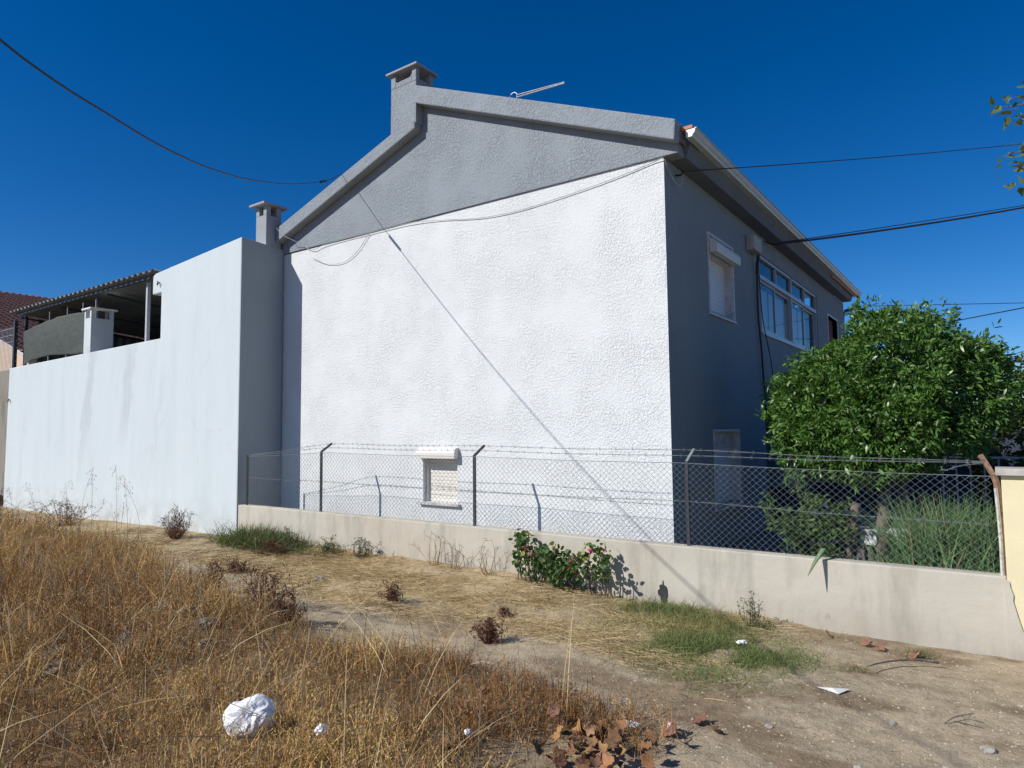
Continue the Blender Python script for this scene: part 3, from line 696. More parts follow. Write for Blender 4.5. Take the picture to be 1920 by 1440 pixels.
# terrace canopy
cn = thing('terrace_canopy', (-18.3, 7.4, 3.7), 'corrugated metal canopy on steel posts over the terrace behind the annex wall', 'canopy')
nx = int((22.4-14.35)/.25*10); xa = np.linspace(-22.4, -14.35, nx); ya = np.array([7.08, 8.2, 9.4, 10.6, 11.8])
XX, YY = np.meshgrid(xa, ya); ZZ = 5.40-.09*(YY-7.15)+.03*np.clip(np.sin(XX/.25*2*PI)*1.5, -1, 1)
top = np.stack([XX, YY, ZZ], -1).reshape(-1, 3)
i = (np.arange(len(ya)-1)[:, None]*nx+np.arange(nx-1)[None]).ravel()
o = nmesh('roof_sheet', top, np.stack([i, i+1, i+1+nx, i+nx], 1), M['corr'], cn)
sd = o.modifiers.new('thick', 'SOLIDIFY'); sd.thickness = .004
for yy in (7.2, 9.2, 11.4): MB().box(-22.3, -14.4, yy, yy+.05, 5.29-.09*(yy-7.15), 5.355-.09*(yy-7.15)).build('purlin', M['dark_steel'], cn)
for xx in (-22.0, -17.6, -15.15):
    MB().box(xx-.035, xx+.035, 7.32, 7.39, 3.6, 5.275).build('post', M['steel'] if xx > -16 else M['dark_steel'], cn)
for xx in (-22.2, -19.6, -17.0, -14.5): MB().bar((xx, 7.3, 5.24), (xx, 11.5, 4.86), .05).build('rafter', M['dark_steel'], cn)
nx2 = int((31-13.5)/.25*8); xa = np.linspace(-31, -13.5, nx2)
XX, ZZ = np.meshgrid(xa, np.array([3.4, 4.95])); YY = 11.75+.03*np.sin(XX/.25*2*PI)
i = np.arange(nx2-1)
nmesh('back_sheet', np.stack([XX, YY, ZZ], -1).reshape(-1, 3), np.stack([i, i+1, i+1+nx2, i+nx2], 1), M['corr'], cn)
for pa_, pb_, w_ in (((-26, 11.6, 4.4), (-13.6, 11.6, 4.4), .06), ((-18.5, 9.5, 3.9), (-14, 9.5, 4.3), .07), ((-18.5, 9.5, 4.5), (-14, 9.5, 4.75), .05)): MB().bar(pa_, pb_, w_).build('cross_bar', M['dark_steel'], cn)
ny_ = 130; YS_ = np.linspace(7.75, 11.8, ny_); YY, ZZ = np.meshgrid(YS_, np.array([3.4, 0.0])); ZZ[1] = 5.33-.09*(YS_-7.15); XX = -22.32+.02*np.sin(YY/.25*2*PI); i = np.arange(ny_-1)
nmesh('side_sheet', np.stack([XX, YY, ZZ], -1).reshape(-1, 3), np.stack([i, i+1, i+1+ny_, i+ny_], 1), M['corr'], cn)
MB().box(-31, -12, 7.31, 11.9, 3.35, 3.45).build('terrace_floor', M['yard'], cn)
# pole and tool handle leaning by the post
o = MB().tube([(-14.62, 7.45, 3.6), (-14.66, 7.45, 4.2), (-14.68, 7.45, 4.42)], [.02, .022, .03], 6).build('tool_handle', M['steel'], loc=(-14.62, 7.45, 3.7)); setprops(o, 'short pale tool handle standing upright beside the right canopy post', 'tool')
o = MB().tube([(-14.25, 7.4, 5.47), (-13.85, 7.45, 5.49)], .035, 8).tube([(-14.0, 7.43, 5.2), (-14.0, 7.43, 5.47)], .02, 6).build('pipe_end', M['steel'], loc=(-14, 7.4, 5.5)); setprops(o, 'short grey pipe poking out above the wall at the canopy corner', 'pipe')
# shade cloth, bulging between posts
nxc, nzc = 60, 24
u = np.linspace(0, 1, nxc); v = np.linspace(0, 1, nzc)
U, Vv = np.meshgrid(u, v)
Xc = -21.95 + 4.5*U
topz = 5.12 + .0*U - .10*np.abs(U-.55)*2 + .03; topz = np.interp(U, [0, .25, .5, .75, 1], [4.82, 4.93, 5.0, 4.98, 4.86])
botz = np.interp(U, [0, .15, .4, .75, 1], [3.86, 3.98, 4.02, 3.93, 3.90])
Zc = botz + (topz-botz)*Vv
Yc = 7.28 - .05*np.sin(PI*U)*np.sin(PI*Vv) + .012*np.sin(U*38+Vv*5) + .02*fbm(U*9, Vv*5)
i = (np.arange(nzc-1)[:, None]*nxc+np.arange(nxc-1)[None]).ravel()
o = nmesh('shade_cloth', np.stack([Xc, Yc, Zc], -1).reshape(-1, 3), np.stack([i, i+1, i+1+nxc, i+nxc], 1), M['cloth'], smooth=True, loc=(-19.7, 7.28, 3.9))
sd = o.modifiers.new('thick', 'SOLIDIFY'); sd.thickness = .004
setprops(o, 'dark green shade cloth stretched along the parapet under the canopy', 'shade cloth')
rd = thing('cloth_rods', (-19, 7.3, 3.8), 'row of thin upright rods that hold the green shade cloth', 'rods')
for xx in (-20.3, -19.2, -18.3, -17.6): MB().tube([(xx, 7.31, 3.7), (xx, 7.31, 5.2)], .012, 5).build('rod', M['steel'], rd)
# hooks in the annex wall
for xx, zz, lb in ((-21.9, 2.9, 'small wire knot on the far left of the white annex wall'), (-14.0, 5.05, 'tiny dark hook near the stepped top corner of the annex wall')):
    o = MB().tube([(xx, 7.0, zz), (xx+.03, 6.96, zz+.02), (xx+.08, 6.95, zz-.02), (xx+.05, 6.95, zz-.06), (xx+.02, 6.96, zz-.02)], .014, 5).build('wall_hook', M['dark_steel'], loc=(xx, 7, zz)); setprops(o, lb, 'hook')
# old concrete wall beyond the annex, with welded mesh fence on top
ow = thing('old_wall', (-26, 7.05, 0), 'rough brown grey concrete wall at the left edge beyond the white wall', 'wall')
MB().box(-34, -22.06, 7.02, 7.25, -.4, 2.9).build('lower_lift', M['old_concrete'], ow); MB().box(-34, -22.06, 7.04, 7.25, 2.9, 3.74).build('upper_lift', M['old_concrete'], ow)
fm = thing('welded_mesh_fence', (-26, 7.15, 3.74), 'fine welded wire mesh fence on the old wall before the beige house', 'fence')
b_ = MB()
for kx in range(90): b_.bar((-31+kx*.1, 7.15, 3.74), (-31+kx*.1, 7.15, 5.0), .008)
for kz in range(7): b_.bar((-31, 7.15, 3.8+kz*.19), (-22.0, 7.15, 3.8+kz*.19), .008)
b_.build('mesh_panel', M['steel'], fm)
MB().box(-22.14, -22.05, 7.10, 7.18, 3.74, 5.12).build('fence_post', M['dark_steel'], fm)
# tile roofed neighbour
nb = thing('neighbour_house', (-33, 11, 0), 'beige house with brown red tiled roof at the far left', 'house')
sc_ = 9/11.0
px0, pz0 = -29.32, 6.36*sc_+1.88*(1-sc_)
s_ = -0.306
def rz(x): return pz0 + s_*(x-px0)
MB().prism_y([(-42.2, -.4), (-26.6, -.4), (-26.6, rz(-26.6)-.12), (-42.2, rz(-42.2)-.12)], 9.0, 20).build('wall', M['beige'], nb)
MB().prism_y([(-42.2, rz(-42.2)-.11), (-26.3, rz(-26.3)-.11), (-26.3, rz(-26.3)-.03), (-42.2, rz(-42.2)-.03)], 8.9, 20).build('verge_board', M['annex_paint'], nb)
dn2 = Vector((1, 0, s_)).normalized()
tiled('roof', (-42.4, 8.82, rz(-42.4)), (0, 1, 0), dn2, 11, 16.6, .30, .42, nb, M['tile'], .06)
o = MB().box(-22.35, -22.15, 6.85, 6.98, -.2, .32).build('short_post', M['dark_steel'], loc=(-22.3, 6.9, 0)); setprops(o, 'short dark post at the foot of the old wall on the left edge', 'post')

# ------------------------------------------------------------------ low wall, chain link fence, yellow wall
pw = thing('garden_wall', (-5.5, 7.0, 0), 'low stained concrete wall under the chain link fence', 'wall')
MB().box(-11.0, 0.02, 7.0, 7.17, -.4, 0.64).build('wall_body', M['plinth'], pw, bevel=.012)
# tar stain: thin irregular splash, and a torn render skin lapping over the yellow wall
pts = [(-3.035, .02), (-3.04, .08), (-3.07, .10), (-3.075, .14), (-3.05, .165), (-3.055, .20), (-3.03, .215), (-3.02, .205), (-3.012, .26), (-3.004, .255), (-3.0, .21), (-2.975, .20), (-2.96, .17), (-2.955, .10), (-2.97, .06), (-2.965, .02)]
MB().prism_y(pts, 6.996, 7.0).build('tar_stain', M['tar'], pw)
lap = [(0.0, -.4), (1.2, -.4), (1.2, .02), (.30, .03), (.20, .07), (.15, .14), (.105, .22), (.085, .30), (.07, .37), (.052, .45), (.058, .50), (.04, .56), (.035, .605), (.0, .632)]
MB().prism_y(lap, 6.985, 6.9995).build('render_lap', M['plinth'], pw)
yw = thing('yellow_wall', (1.5, 7.0, 0), 'pale yellow wall with stone coping at the right edge', 'wall')
MB().box(0.021, 5, 7.0, 7.25, -.4, 1.475).build('wall_body', M['yellow'], yw, bevel=.006)
MB().box(-0.015, 5, 6.955, 7.30, 1.477, 1.535).build('coping', M['cap'], yw, bevel=.004)

fe = thing('chain_link_fence', (-5.5, 7.09, .64), 'chain link fence with bent posts and barbed wire on the low wall', 'fence')
PX = [(-8.86, 1.60), (-5.70, 1.575), (-2.745, 1.54)]
FY = 7.085
for x, zt_ in PX:
    p_ = MB().bar((x, FY+.015, .60), (x, FY+.015, zt_), .034, .03).build('post', M['dark_steel'], fe)
    MB().bar((x, FY+.015, zt_-.005), (x+.012, FY+.215, zt_+.125), .03, .026).build('post_arm', M['galv'] if x > -3 else M['dark_steel'], p_)
# end post: bent rusty angle
sp = spline([(0.004, FY, .60), (.006, FY, .95), (-.002, FY, 1.25), (-.014, FY, 1.42), (-.055, FY+.02, 1.52), (-.115, FY+.05, 1.64)])
p_ = MB().tube(sp, .024, 4).build('rusty_end_post', M['rust'], fe)
MB().tube([q_+Vector((-.012, -.026, 0)) for q_ in sp[:14]], .014, 4).build('peeling_paint_strip', M['post_white'], p_)
MB().bar((-10.86, FY, .64), (-10.86, FY, 1.52), .03).build('wall_side_post', M['dark_steel'], fe)
# mesh: interlaced zigzag wires
def fence_top(x): return np.interp(x, [-10.9, -8.86, -5.7, -2.74, 0], [1.50, 1.585, 1.56, 1.525, 1.46]) - .012*np.abs(np.sin(np.asarray(x)*1.1))
wv, wf = [], []
dx, dz = .037, .033
x0, x1 = -10.85, -0.02
nw = int((x1-x0)/dx)
vsL, qsL, b0 = [], [], 0
for i in range(nw):
    xb = x0+i*dx
    zt_ = float(fence_top(xb)); nz = 26
    k = np.arange(nz+1)
    zz = zt_ - k*(zt_-.645)/nz
    xx = xb + np.where((k+i) % 2 == 0, 0, dx)*1.0 + .006*np.sin(zz*9+(xb+.5*dx)*2.0)
    yy = FY - .004 + np.where(k % 2 == 0, .004, -.004) + .012*np.sin(xb*2.3)*np.sin(zz*4)
    r = .00145
    P = np.stack([xx, yy, zz], 1)
    ring = np.array([(0, -r, r), (r, 0, 0), (0, r, -r), (-r, 0, 0)])*np.array([1, 1, .7])
    ring = np.array([(r, -r, 0), (r, r, 0), (-r, r, 0), (-r, -r, 0)])
    vv = (P[:, None, :]+ring[None]).reshape(-1, 3)
    a_ = (np.arange(nz)[:, None]*4 + np.arange(4)[None]); n_ = (np.arange(nz)[:, None]*4 + (np.arange(4)[None]+1) % 4)
    qq = np.stack([a_, n_, n_+4, a_+4], -1).reshape(-1, 4)
    vsL.append(vv); qsL.append(qq+b0); b0 += len(vv)
nmesh('mesh', np.concatenate(vsL), np.concatenate(qsL), M['galv'], fe)
def barbed(pts, rr=.0019, step=.11):
    mb = MB(); path = spline(pts, 14); n = len(path)
    off = [Vector((0, .003*math.sin(i*1.9), .003*math.cos(i*1.9)+.004*math.sin(i*.37))) for i in range(n)]
    mb.tube([p+o_ for p, o_ in zip(path, off)], rr, 4); mb.tube([p-o_*.8 for p, o_ in zip(path, off)], rr*.8, 4)
    acc = 0
    for i in range(1, n):
        acc += (path[i]-path[i-1]).length
        if acc > step:
            acc = 0; p = path[i]
            for s_2 in (-1, 1):
                mb.bar(p+Vector((.01*s_2, -.008, .022)), p-Vector((.01*s_2, -.008, .018)), .0026)
    return mb
def along(zs, yo, sag=.012):
    xs_ = [-10.86, -8.86, -5.70, -2.745, -0.09]
    pts = []
    for i in range(4):
        for t_ in (0, .5): pts.append((xs_[i]+(xs_[i+1]-xs_[i])*t_, yo[i]+(yo[i+1]-yo[i])*t_, zs[i]+(zs[i+1]-zs[i])*t_-(sag if t_ else 0)))
    return pts+[(xs_[4], yo[4], zs[4])]
barbed(along([1.52, 1.715, 1.695, 1.66, 1.585], [FY, FY+.20, FY+.20, FY+.20, FY+.03])).build('barbed_wire', M['galv'], fe)
barbed(along([1.51, 1.655, 1.635, 1.60, 1.575], [FY, FY+.11, FY+.11, FY+.11, FY+.03])).build('barbed_wire', M['galv'], fe)
barbed(along([1.12, 1.12, 1.10, 1.11, 1.05], [FY+.02]*5)).build('barbed_wire', M['galv'], fe)
barbed([(-.09, FY+.03, 1.57), (-.25, FY-.02, 1.55), (-.36, FY-.02, 1.51), (-.40, FY-.02, 1.515)]).build('barbed_wire', M['galv'], fe)
MB().tube([(x, FY, float(fence_top(x))) for x in np.linspace(-10.86, -.03, 60)], .003, 4).build('tension_wire', M['galv'], fe)

# ------------------------------------------------------------------ trees and plants in the yard
def twig_leaves(tips, outward, nper, L, W, col_lo, col_hi, spread=1.0, droop=.25, prof=(.25, 1, .85, .05)):
    N = len(tips)*nper
    b = np.repeat(tips, nper, 0) + rng.normal(size=(N, 3))*L*.35
    d = unit(np.repeat(outward, nper, 0)*1.0 + rng.normal(size=(N, 3))*spread + np.array([0, 0, .1]))
    side = perp(d)
    ll = L*rng.uniform(.65, 1.25, N); ww = W*rng.uniform(.8, 1.2, N)
    bend = np.stack([rng.normal(size=N)*.1, rng.normal(size=N)*.1, -droop*np.abs(rng.normal(size=N))], 1)*ll[:, None]
    t = rng.random((N, 1)); tint = np.array(col_lo)[None]*(1-t) + np.array(col_hi)[None]*t
    return ribbons(b, d, side, ll, ww, bend, prof, tint)
def crown(center, blobs, ntips, nper, L, W, lo, hi, name, parent, mat, fill=.2, extra=None):
    """leafy crown: twig tips spread over the shells of a few overlapping lumps"""
    c = np.array(center); tips, outs = [], []
    wts = np.array([b[3]**2 for b in blobs]); wts = wts/wts.sum()
    for (bx, by, bz, r, sz), w_ in zip(blobs, wts):
        n = int(ntips*w_)
        d = rsph(n)
        lump = 0.82+.32*np.array([noise.noise(Vector(v*2.2)+Vector((bx*3, by, bz))) for v in d])+.07*rng.normal(size=n)
        rad = r*lump*np.where(rng.random(n) < fill, rng.uniform(.45, .9, n), 1.0)
        p = np.array([bx, by, bz])[None] + d*rad[:, None]*np.array([1, 1, sz])[None]
        tips.append(p); outs.append(d)
    tips = np.concatenate(tips)+c[None]; outs = np.concatenate(outs)
    # drop tips buried deep inside another lump
    keep = np.ones(len(tips), bool)
    for bx, by, bz, r, sz in blobs:
        e = (tips-c-np.array([bx, by, bz]))/np.array([r, r, r*sz]); keep &= ~((e**2).sum(1) < .16)
    tips, outs = tips[keep], outs[keep]
    v, q, t = twig_leaves(tips, outs, nper, L, W, lo, hi)
    # pale young shoots on the outside
    m_ = rng.random(len(tips)) < .08
    v2, q2, t2 = twig_leaves(tips[m_]+outs[m_]*.05, outs[m_]+np.array([0, 0, .8]), 5, L*1.05, W*.9, np.array(lo)*1.35, np.array(hi)*1.35, .5, .2)
    pr_ = [(v, q, t), (v2, q2, t2)]
    if extra is not None: pr_.append(twig_leaves(extra, np.tile([[0, -.2, .8]], (len(extra), 1)), 6, L, W, np.array(lo)*1.2, np.array(hi)*1.2, .8))
    v, q, t = joinr(pr_)
    return nmesh(name, v, q, mat, parent, t), tips
def limbs(mb, base, top, tips, n, r0):
    base, top = Vector(base), Vector(top)
    mb.tube(spline([base, base.lerp(top, .4)+Vector((.05, 0, 0)), base.lerp(top, .75)-Vector((.04, .02, 0)), top]), [r0*(1-.55*i/15) for i in range(16)], 8)
    for i in range(n):
        tp = Vector(tips[rng.integers(len(tips))]); a = base.lerp(top, rng.uniform(.5, 1))
        mid = a.lerp(tp, .5)+Vector((0, 0, .12))
        mb.tube([a, mid, a.lerp(tp, .93)], [r0*.4, r0*.22, r0*.08], 5)
# orange tree
ot = thing('orange_tree', (-1.25, 9.4, .2), 'round bushy orange tree with glossy green leaves in front of the shaded house side', 'tree')
blobs = [(0.12, 0, .12, 1.08, .90), (-.58, -.05, -.16, .88, .92), (.58, .15, -.05, .80, .90), (.10, 0, .52, .72, .70), (-.62, -.35, -.60, .70, .75), (.05, -.45, -.45, .80, .8), (-.86, .1, -.02, .58, .8), (-.25, -.55, -.82, .48, .6), (.70, .25, .25, .55, .75), (0, .1, -.2, .6, .9), (-.4, 0, -.1, .5, .9)]
lf, tips = crown((-1.05, 9.5, 2.33), blobs, 9600, 8, .071, .025, (.045, .105, .02), (.14, .26, .05), 'crown', ot, M['leaf'], .2, np.repeat(np.array([(-2.28, 9.1, 2.10), (-2.36, 9.1, 2.18), (-2.42, 9.1, 2.10), (-2.2, 9.1, 2.13), (-.88, 9.4, 3.36), (-.62, 9.4, 3.34)]), 3, 0)+rng.normal(size=(18, 3))*.06)
mb = MB(); limbs(mb, (-1.22, 8.9, .2), (-1.05, 9.4, 2.1), tips, 26, .085); limbs(mb, (-.98, 9.0, .2), (-.9, 9.5, 1.9), tips, 14, .06)
mb.build('trunk', M['bark'], ot, smooth=True)
# second tree behind right
t2 = thing('citrus_tree', (1.0, 12.3, .2), 'darker yellowish citrus tree behind the orange tree at the right edge', 'tree')
bl2 = [(0, 0, 0, 1.15, .95), (-.75, -.1, -.35, .8, .9), (.9, 0, .05, 1.0, .95), (-.35, -.3, .55, .62, .8), (-.6, -.5, -1.0, .7, .7), (.6, -.5, -1.0, .9, .7)]
lf, tips = crown((1.05, 12.0, 1.95), bl2, 2600, 8, .09, .036, (.05, .08, .014), (.14, .17, .025), 'crown', t2, M['leaf'])
mb = MB(); limbs(mb, (1.0, 12.2, .2), (1.05, 12.1, 1.7), tips, 18, .09); mb.build('trunk', M['bark'], t2, smooth=True)
# hedge plants in the dark behind
hb = thing('garden_bush', (1.9, 10.8, .2), 'dark leafy bush half hidden behind the coping of the yellow wall', 'bush')
lf, tips = crown((1.5, 10.6, 1.3), [(0, 0, 0, .9, .8), (-.8, .1, -.1, .6, .8), (.9, .1, .2, .9, .9)], 900, 8, .09, .034, (.035, .06, .02), (.08, .11, .03), 'foliage', hb, M['softleaf'])
mb = MB(); limbs(mb, (1.6, 10.7, .2), (1.5, 10.6, 1.2), tips, 8, .05); mb.build('stems', M['bark'], hb)
# yard wall and railing in the dark background
o = MB().box(-3.2, 12, 15.6, 15.85, 0, 2.2).build('yard_wall', M['shade_wall'], loc=(2, 15.6, 0)); setprops(o, 'yard wall behind the trees, deep shade painted into its dark blue', 'wall')
rl = thing('yard_railing', (-.2, 11.2, .22), 'pale metal railing in the shaded yard behind the pampas grass', 'railing')
b_ = MB()
for kx in range(8): b_.bar((-.62+kx*.16, 11.2, .25), (-.62+kx*.16, 11.2, 1.45), .02)
b_.build('bars', M['steel'], rl); MB().bar((-.75, 11.2, 1.47), (.65, 11.2, 1.47), .05, .03).build('top_rail', M['steel'], rl); MB().bar((-.75, 11.2, .3), (.65, 11.2, .3), .04).build('bottom_rail', M['steel'], rl)
# blue flowered shrub behind the fence
bs = thing('blue_flowered_shrub', (-1.5, 7.75, .2), 'loose green shrub with small violet blue flowers behind the fence', 'shrub')
tp = []
mb = MB()
for i in range(34):
    a = rng.uniform(0, 2*PI); h = rng.uniform(.35, .85); x_ = min(-1.27, -1.56+rng.normal()*.22); y_ = 7.72+rng.normal()*.12
    if i == 0: x_, y_, h = -1.80, 7.75, 1.12
    if i == 1: x_, y_, h = -1.76, 7.75, 1.02
    b0_ = Vector((-1.5+.1*math.cos(a), 7.75+.06*math.sin(a), .25)); e_ = Vector((x_, y_, .28+h)); mid = b0_.lerp(e_, .5)+Vector((0, 0, .06))
    pth = spline([b0_, mid, e_], 5); mb.tube(pth, [.011-.008*k/(len(pth)-1) for k in range(len(pth))], 5)
    for k in range(3, len(pth)): tp.append(pth[k]); 
    for k in range(2): tp.append(e_+Vector(rng.normal(size=3)*.05))
mb.build('stems', M['bark'], bs)
tp = np.array([list(p) for p in tp])
v, q, t = twig_leaves(np.repeat(tp, 2, 0)+rng.normal(size=(len(tp)*2, 3))*.05, unit(rng.normal(size=(len(tp)*2, 3))+np.array([0, -.3, .4])), 5, .06, .026, (.06, .115, .035), (.14, .22, .07), 1.0, .3)
nmesh('leaves', v, q, M['softleaf'], bs, t)
fl = tp[rng.random(len(tp)) < .08]; fl = fl+np.array([0, -.05, .03])
for k in range(len(fl)):
    v, q, t = twig_leaves(fl[k:k+1], np.array([[0., -.6, .4]]), 9, .026, .024, (.20, .15, .46), (.36, .28, .66), 1.2, .1, (.4, 1, 1, .5))
    nmesh('flower', v, q, M['softleaf'], bs, t)
# pampas clump
pg = thing('pampas_grass', (-.55, 7.75, .2), 'tall fountain of narrow green pampas grass blades behind the fence', 'grass clump')
N = 2600
cx_ = rng.choice([-.85, -.62, -.42, -.18, -.08], N, p=[.08, .28, .30, .22, .12]); base = np.stack([cx_+rng.normal(size=N)*.07, 7.65+rng.normal(size=N)*.14, np.full(N, .25)], 1)
ang = rng.uniform(0, 2*PI, N); ln = rng.uniform(.12, .6, N); L = rng.uniform(.45, 1.15, N)*np.where(cx_ < -.7, .75, 1)
hd = np.stack([np.cos(ang), np.sin(ang)*.6, np.zeros(N)], 1)
d = unit(np.array([0, 0, 1.])[None]+hd*.22*ln[:, None])
bend = hd*(L*ln*.75)[:, None] - np.array([0, 0, 1.])[None]*(L*ln*.42)[:, None]
t_ = rng.random((N, 1)); tint_ = np.array([.07, .15, .05])[None]*(1-t_)+np.array([.20, .32, .12])[None]*t_
dry = rng.random(N) < .07; tint_[dry] = [.35, .29, .15]
v, q, t = ribbons(base, d, perp(d), L, np.full(N, .0115), bend, (.8, 1, .9, .7, .45, .08), tint_)
nmesh('blades', v, q, M['grass'], pg, t)
# stumps, table, box, aloe
for (x_, y_, h_, r_, lb) in ((-1.24, 7.72, .92, .06, 'leaning brown tree stump overgrown beside the blue flowered shrub'), (-.97, 7.62, .64, .05, 'shorter grey brown stump left of the pampas grass')):
    st_ = thing('tree_stump', (x_, y_, .2), lb, 'stump')
    pth = spline([(x_-.02, y_, .2), (x_-.03, y_, .2+h_*.4), (x_+.01, y_, .2+h_*.75), (x_+.05, y_, .2+h_)], 5)
    MB().tube(pth, [r_*(1.25-.035*i+.12*math.sin(i*2.1)) for i in range(len(pth))], 9).build('trunk', M['bark'], st_, smooth=True)
    n_ = 260; zz = rng.uniform(.2, .2+h_*.7, n_); a = rng.uniform(0, 2*PI, n_)
    b_ = np.stack([x_+np.cos(a)*r_*.95, y_+np.sin(a)*r_*.95, zz], 1); d = unit(np.stack([np.cos(a), np.sin(a), rng.normal(size=n_)*.6-.2], 1))
    v, q, t = ribbons(b_, d, perp(d), rng.uniform(.04, .10, n_), np.full(n_, .008), d*0-np.array([0, 0, .02])[None], (1, .8, .1), np.tile([[.14, .13, .075]], (n_, 1))*rng.uniform(.6, 1.3, (n_, 1)))
    nmesh('fibres', v, q, M['grass'], st_, t)
tb = thing('white_box', (-1.11, 7.9, .2), 'white crate with beige lid standing between the two stumps', 'box')
MB().box(-1.19, -1.03, 7.78, 7.98, .69, .80).build('crate', M['table'], tb, bevel=.01); MB().box(-1.20, -1.02, 7.77, 7.99, .801, .85).build('lid', M['cap'], tb); [MB().bar((q_, 7.9, .2), (q_, 7.9, .689), .03).build('leg', M['dark_steel'], tb) for q_ in (-1.15, -1.07)]
tb = thing('garden_table', (-.85, 8.3, .2), 'white metal garden table with bent tube legs behind the pampas grass', 'table')
MB().box(-1.0, -.66, 8.1, 8.6, .755, .775).build('table_top', M['table'], tb, bevel=.004)
for dx_ in (0, .05): MB().tube(spline([(-.88+dx_, 8.15, .75), (-.875+dx_, 8.12, .66), (-.86+dx_, 8.12, .45), (-.84+dx_, 8.12, .22)]), .014, 6).build('leg', M['table'], tb)
al = thing('aloe_leaf', (-1.43, 7.05, .60), 'thick pointed green agave leaf folded over the top of the low wall', 'plant')
lp = [Vector((-1.385, 7.16, .69)), Vector((-1.385, 7.05, .735)), Vector((-1.40, 6.965, .70)), Vector((-1.44, 6.88, .62)), Vector((-1.485, 6.80, .51))]
cs = spline(lp, 4); n_ = len(cs); vv, ff = [], []
for i, p in enumerate(cs):
    k_ = i/(n_-1); w_ = .030*(1-k_**2.2)+.002
    vv += [p+Vector((-w_, 0, .004)), p+Vector((0, 0, -.014*(1-k_))), p+Vector((w_, 0, .004)), p+Vector((0, 0, .006))]
for i in range(n_-1):
    for k_ in range(4): ff.append((i*4+k_, i*4+(k_+1) % 4, i*4+4+(k_+1) % 4, i*4+4+k_))
MB().add(vv, ff).build('leaf_blade', M['aloe'], al, smooth=True)

# ------------------------------------------------------------------ overhanging plane tree branch, upper right
br = thing('plane_tree', (4.2, 9.0, 0.0), 'sparse plane tree branch tips with big yellowing leaves at the upper right edge', 'tree')
mb = MB(); mb.tube(spline([(4.2, 9.0, -.2), (4.15, 9.0, 2.0), (4.0, 8.9, 3.8), (3.7, 8.8, 6.0)]), [.16-.006*i for i in range(16)], 8)
tw = []
for e_ in ((.16, 7.86, 4.95), (.27, 7.95, 5.05), (.30, 7.97, 4.85), (.36, 8.02, 4.62), (.19, 7.9, 4.48), (.28, 7.98, 4.38), (.30, 8.0, 4.22), (.5, 8.05, 5.2), (.7, 8.1, 4.9), (.6, 8.1, 4.4), (1.2, 8.2, 5.2)):
    a = Vector((3.95-.2*rng.random(), 8.9, 4.3+rng.random()*.5)); e_ = Vector(e_); mid = a.lerp(e_, .6)+Vector((0, 0, .18))
    pth = spline([a, mid, a.lerp(e_, .9)+Vector((0, 0, .05)), e_], 5); mb.tube(pth, [.02-.0185*k/(len(pth)-1) for k in range(len(pth))], 5)
    tw += [e_, pth[-3], pth[-4]]
mb.build('trunk', M['bark'], br, smooth=True)
tw = np.array([list(p) for p in tw])
v, q, t = twig_leaves(tw[rng.random(len(tw)) < .8], np.tile([[0, 0, -.4]], (1, 1)).repeat((rng.random(1) > 2).sum() or 1, 0)[:1].repeat(1, 0)[:0] if False else np.zeros((0, 3)), 0, .1, .1, (0, 0, 0), (0, 0, 0)) if False else (None, None, None)
n_ = len(tw)*4
b_ = np.repeat(tw, 4, 0)+rng.normal(size=(n_, 3))*.055; d = unit(rng.normal(size=(n_, 3))+np.array([-.3, 0, -.3])); t_ = rng.random((n_, 1))
tc_ = np.array([.10, .15, .03])[None]*(1-t_)+np.array([.26, .26, .12])[None]*t_
v, q, t = ribbons(b_, d, perp(d), rng.uniform(.04, .095, n_), rng.uniform(.03, .075, n_), rng.normal(size=(n_, 3))*.03, (.2, 1, .85, .5, .1), tc_)
nmesh('crown', v, q, M['softleaf'], br, t)

# ------------------------------------------------------------------ pink geranium in front of the wall
ge = thing('geranium', (-4.2, 6.8, 0.05), 'leafy geranium bush with pink flowers growing against the low wall', 'flowering plant')
mb = MB(); tp, ft = [], []
for i in range(38):
    x_ = rng.choice([-4.72, -4.55, -4.3, -4.1, -3.9, -3.7, -3.6], p=[.18, .17, .17, .16, .14, .1, .08])+rng.normal()*.07
    top_ = np.interp(x_, [-5, -4.75, -4.5, -4.15, -3.95, -3.68, -3.5], [.45, .66, .52, .40, .42, .66, .40])*rng.uniform(.55, 1.0)
    y_ = 6.80+rng.normal()*.06; b0_ = Vector((x_+rng.normal()*.06, 6.84, .03)); e_ = Vector((x_, y_, .05+top_))
    pth = spline([b0_, b0_.lerp(e_, .5)+Vector((rng.normal()*.03, -.02, 0)), e_], 5); mb.tube(pth, [.008-.004*k/(len(pth)-1) for k in range(len(pth))], 5)
    tp += [e_]*3+[pth[-3], pth[-4], pth[-6]]
    if rng.random() < .25: ft.append(e_+Vector((rng.normal()*.02, -.05, .03)))
mb.build('stems', M['bark'], ge)
tp = np.array([list(p) for p in tp]); n_ = len(tp)*4
b_ = np.repeat(tp, 4, 0)+rng.normal(size=(n_, 3))*.045; d = unit(rng.normal(size=(n_, 3))+np.array([0, -.5, .15])); t_ = rng.random((n_, 1))
tc_ = np.array([.045, .10, .03])[None]*(1-t_)+np.array([.12, .20, .06])[None]*t_; tc_[rng.random(n_) < .04] = [.4, .38, .1]
v, q, t = ribbons(b_, d, perp(d), rng.uniform(.035, .06, n_), rng.uniform(.035, .055, n_), rng.normal(size=(n_, 3))*.012, (.35, .95, 1, .45), tc_)
nmesh('leaves', v, q, M['softleaf'], ge, t)
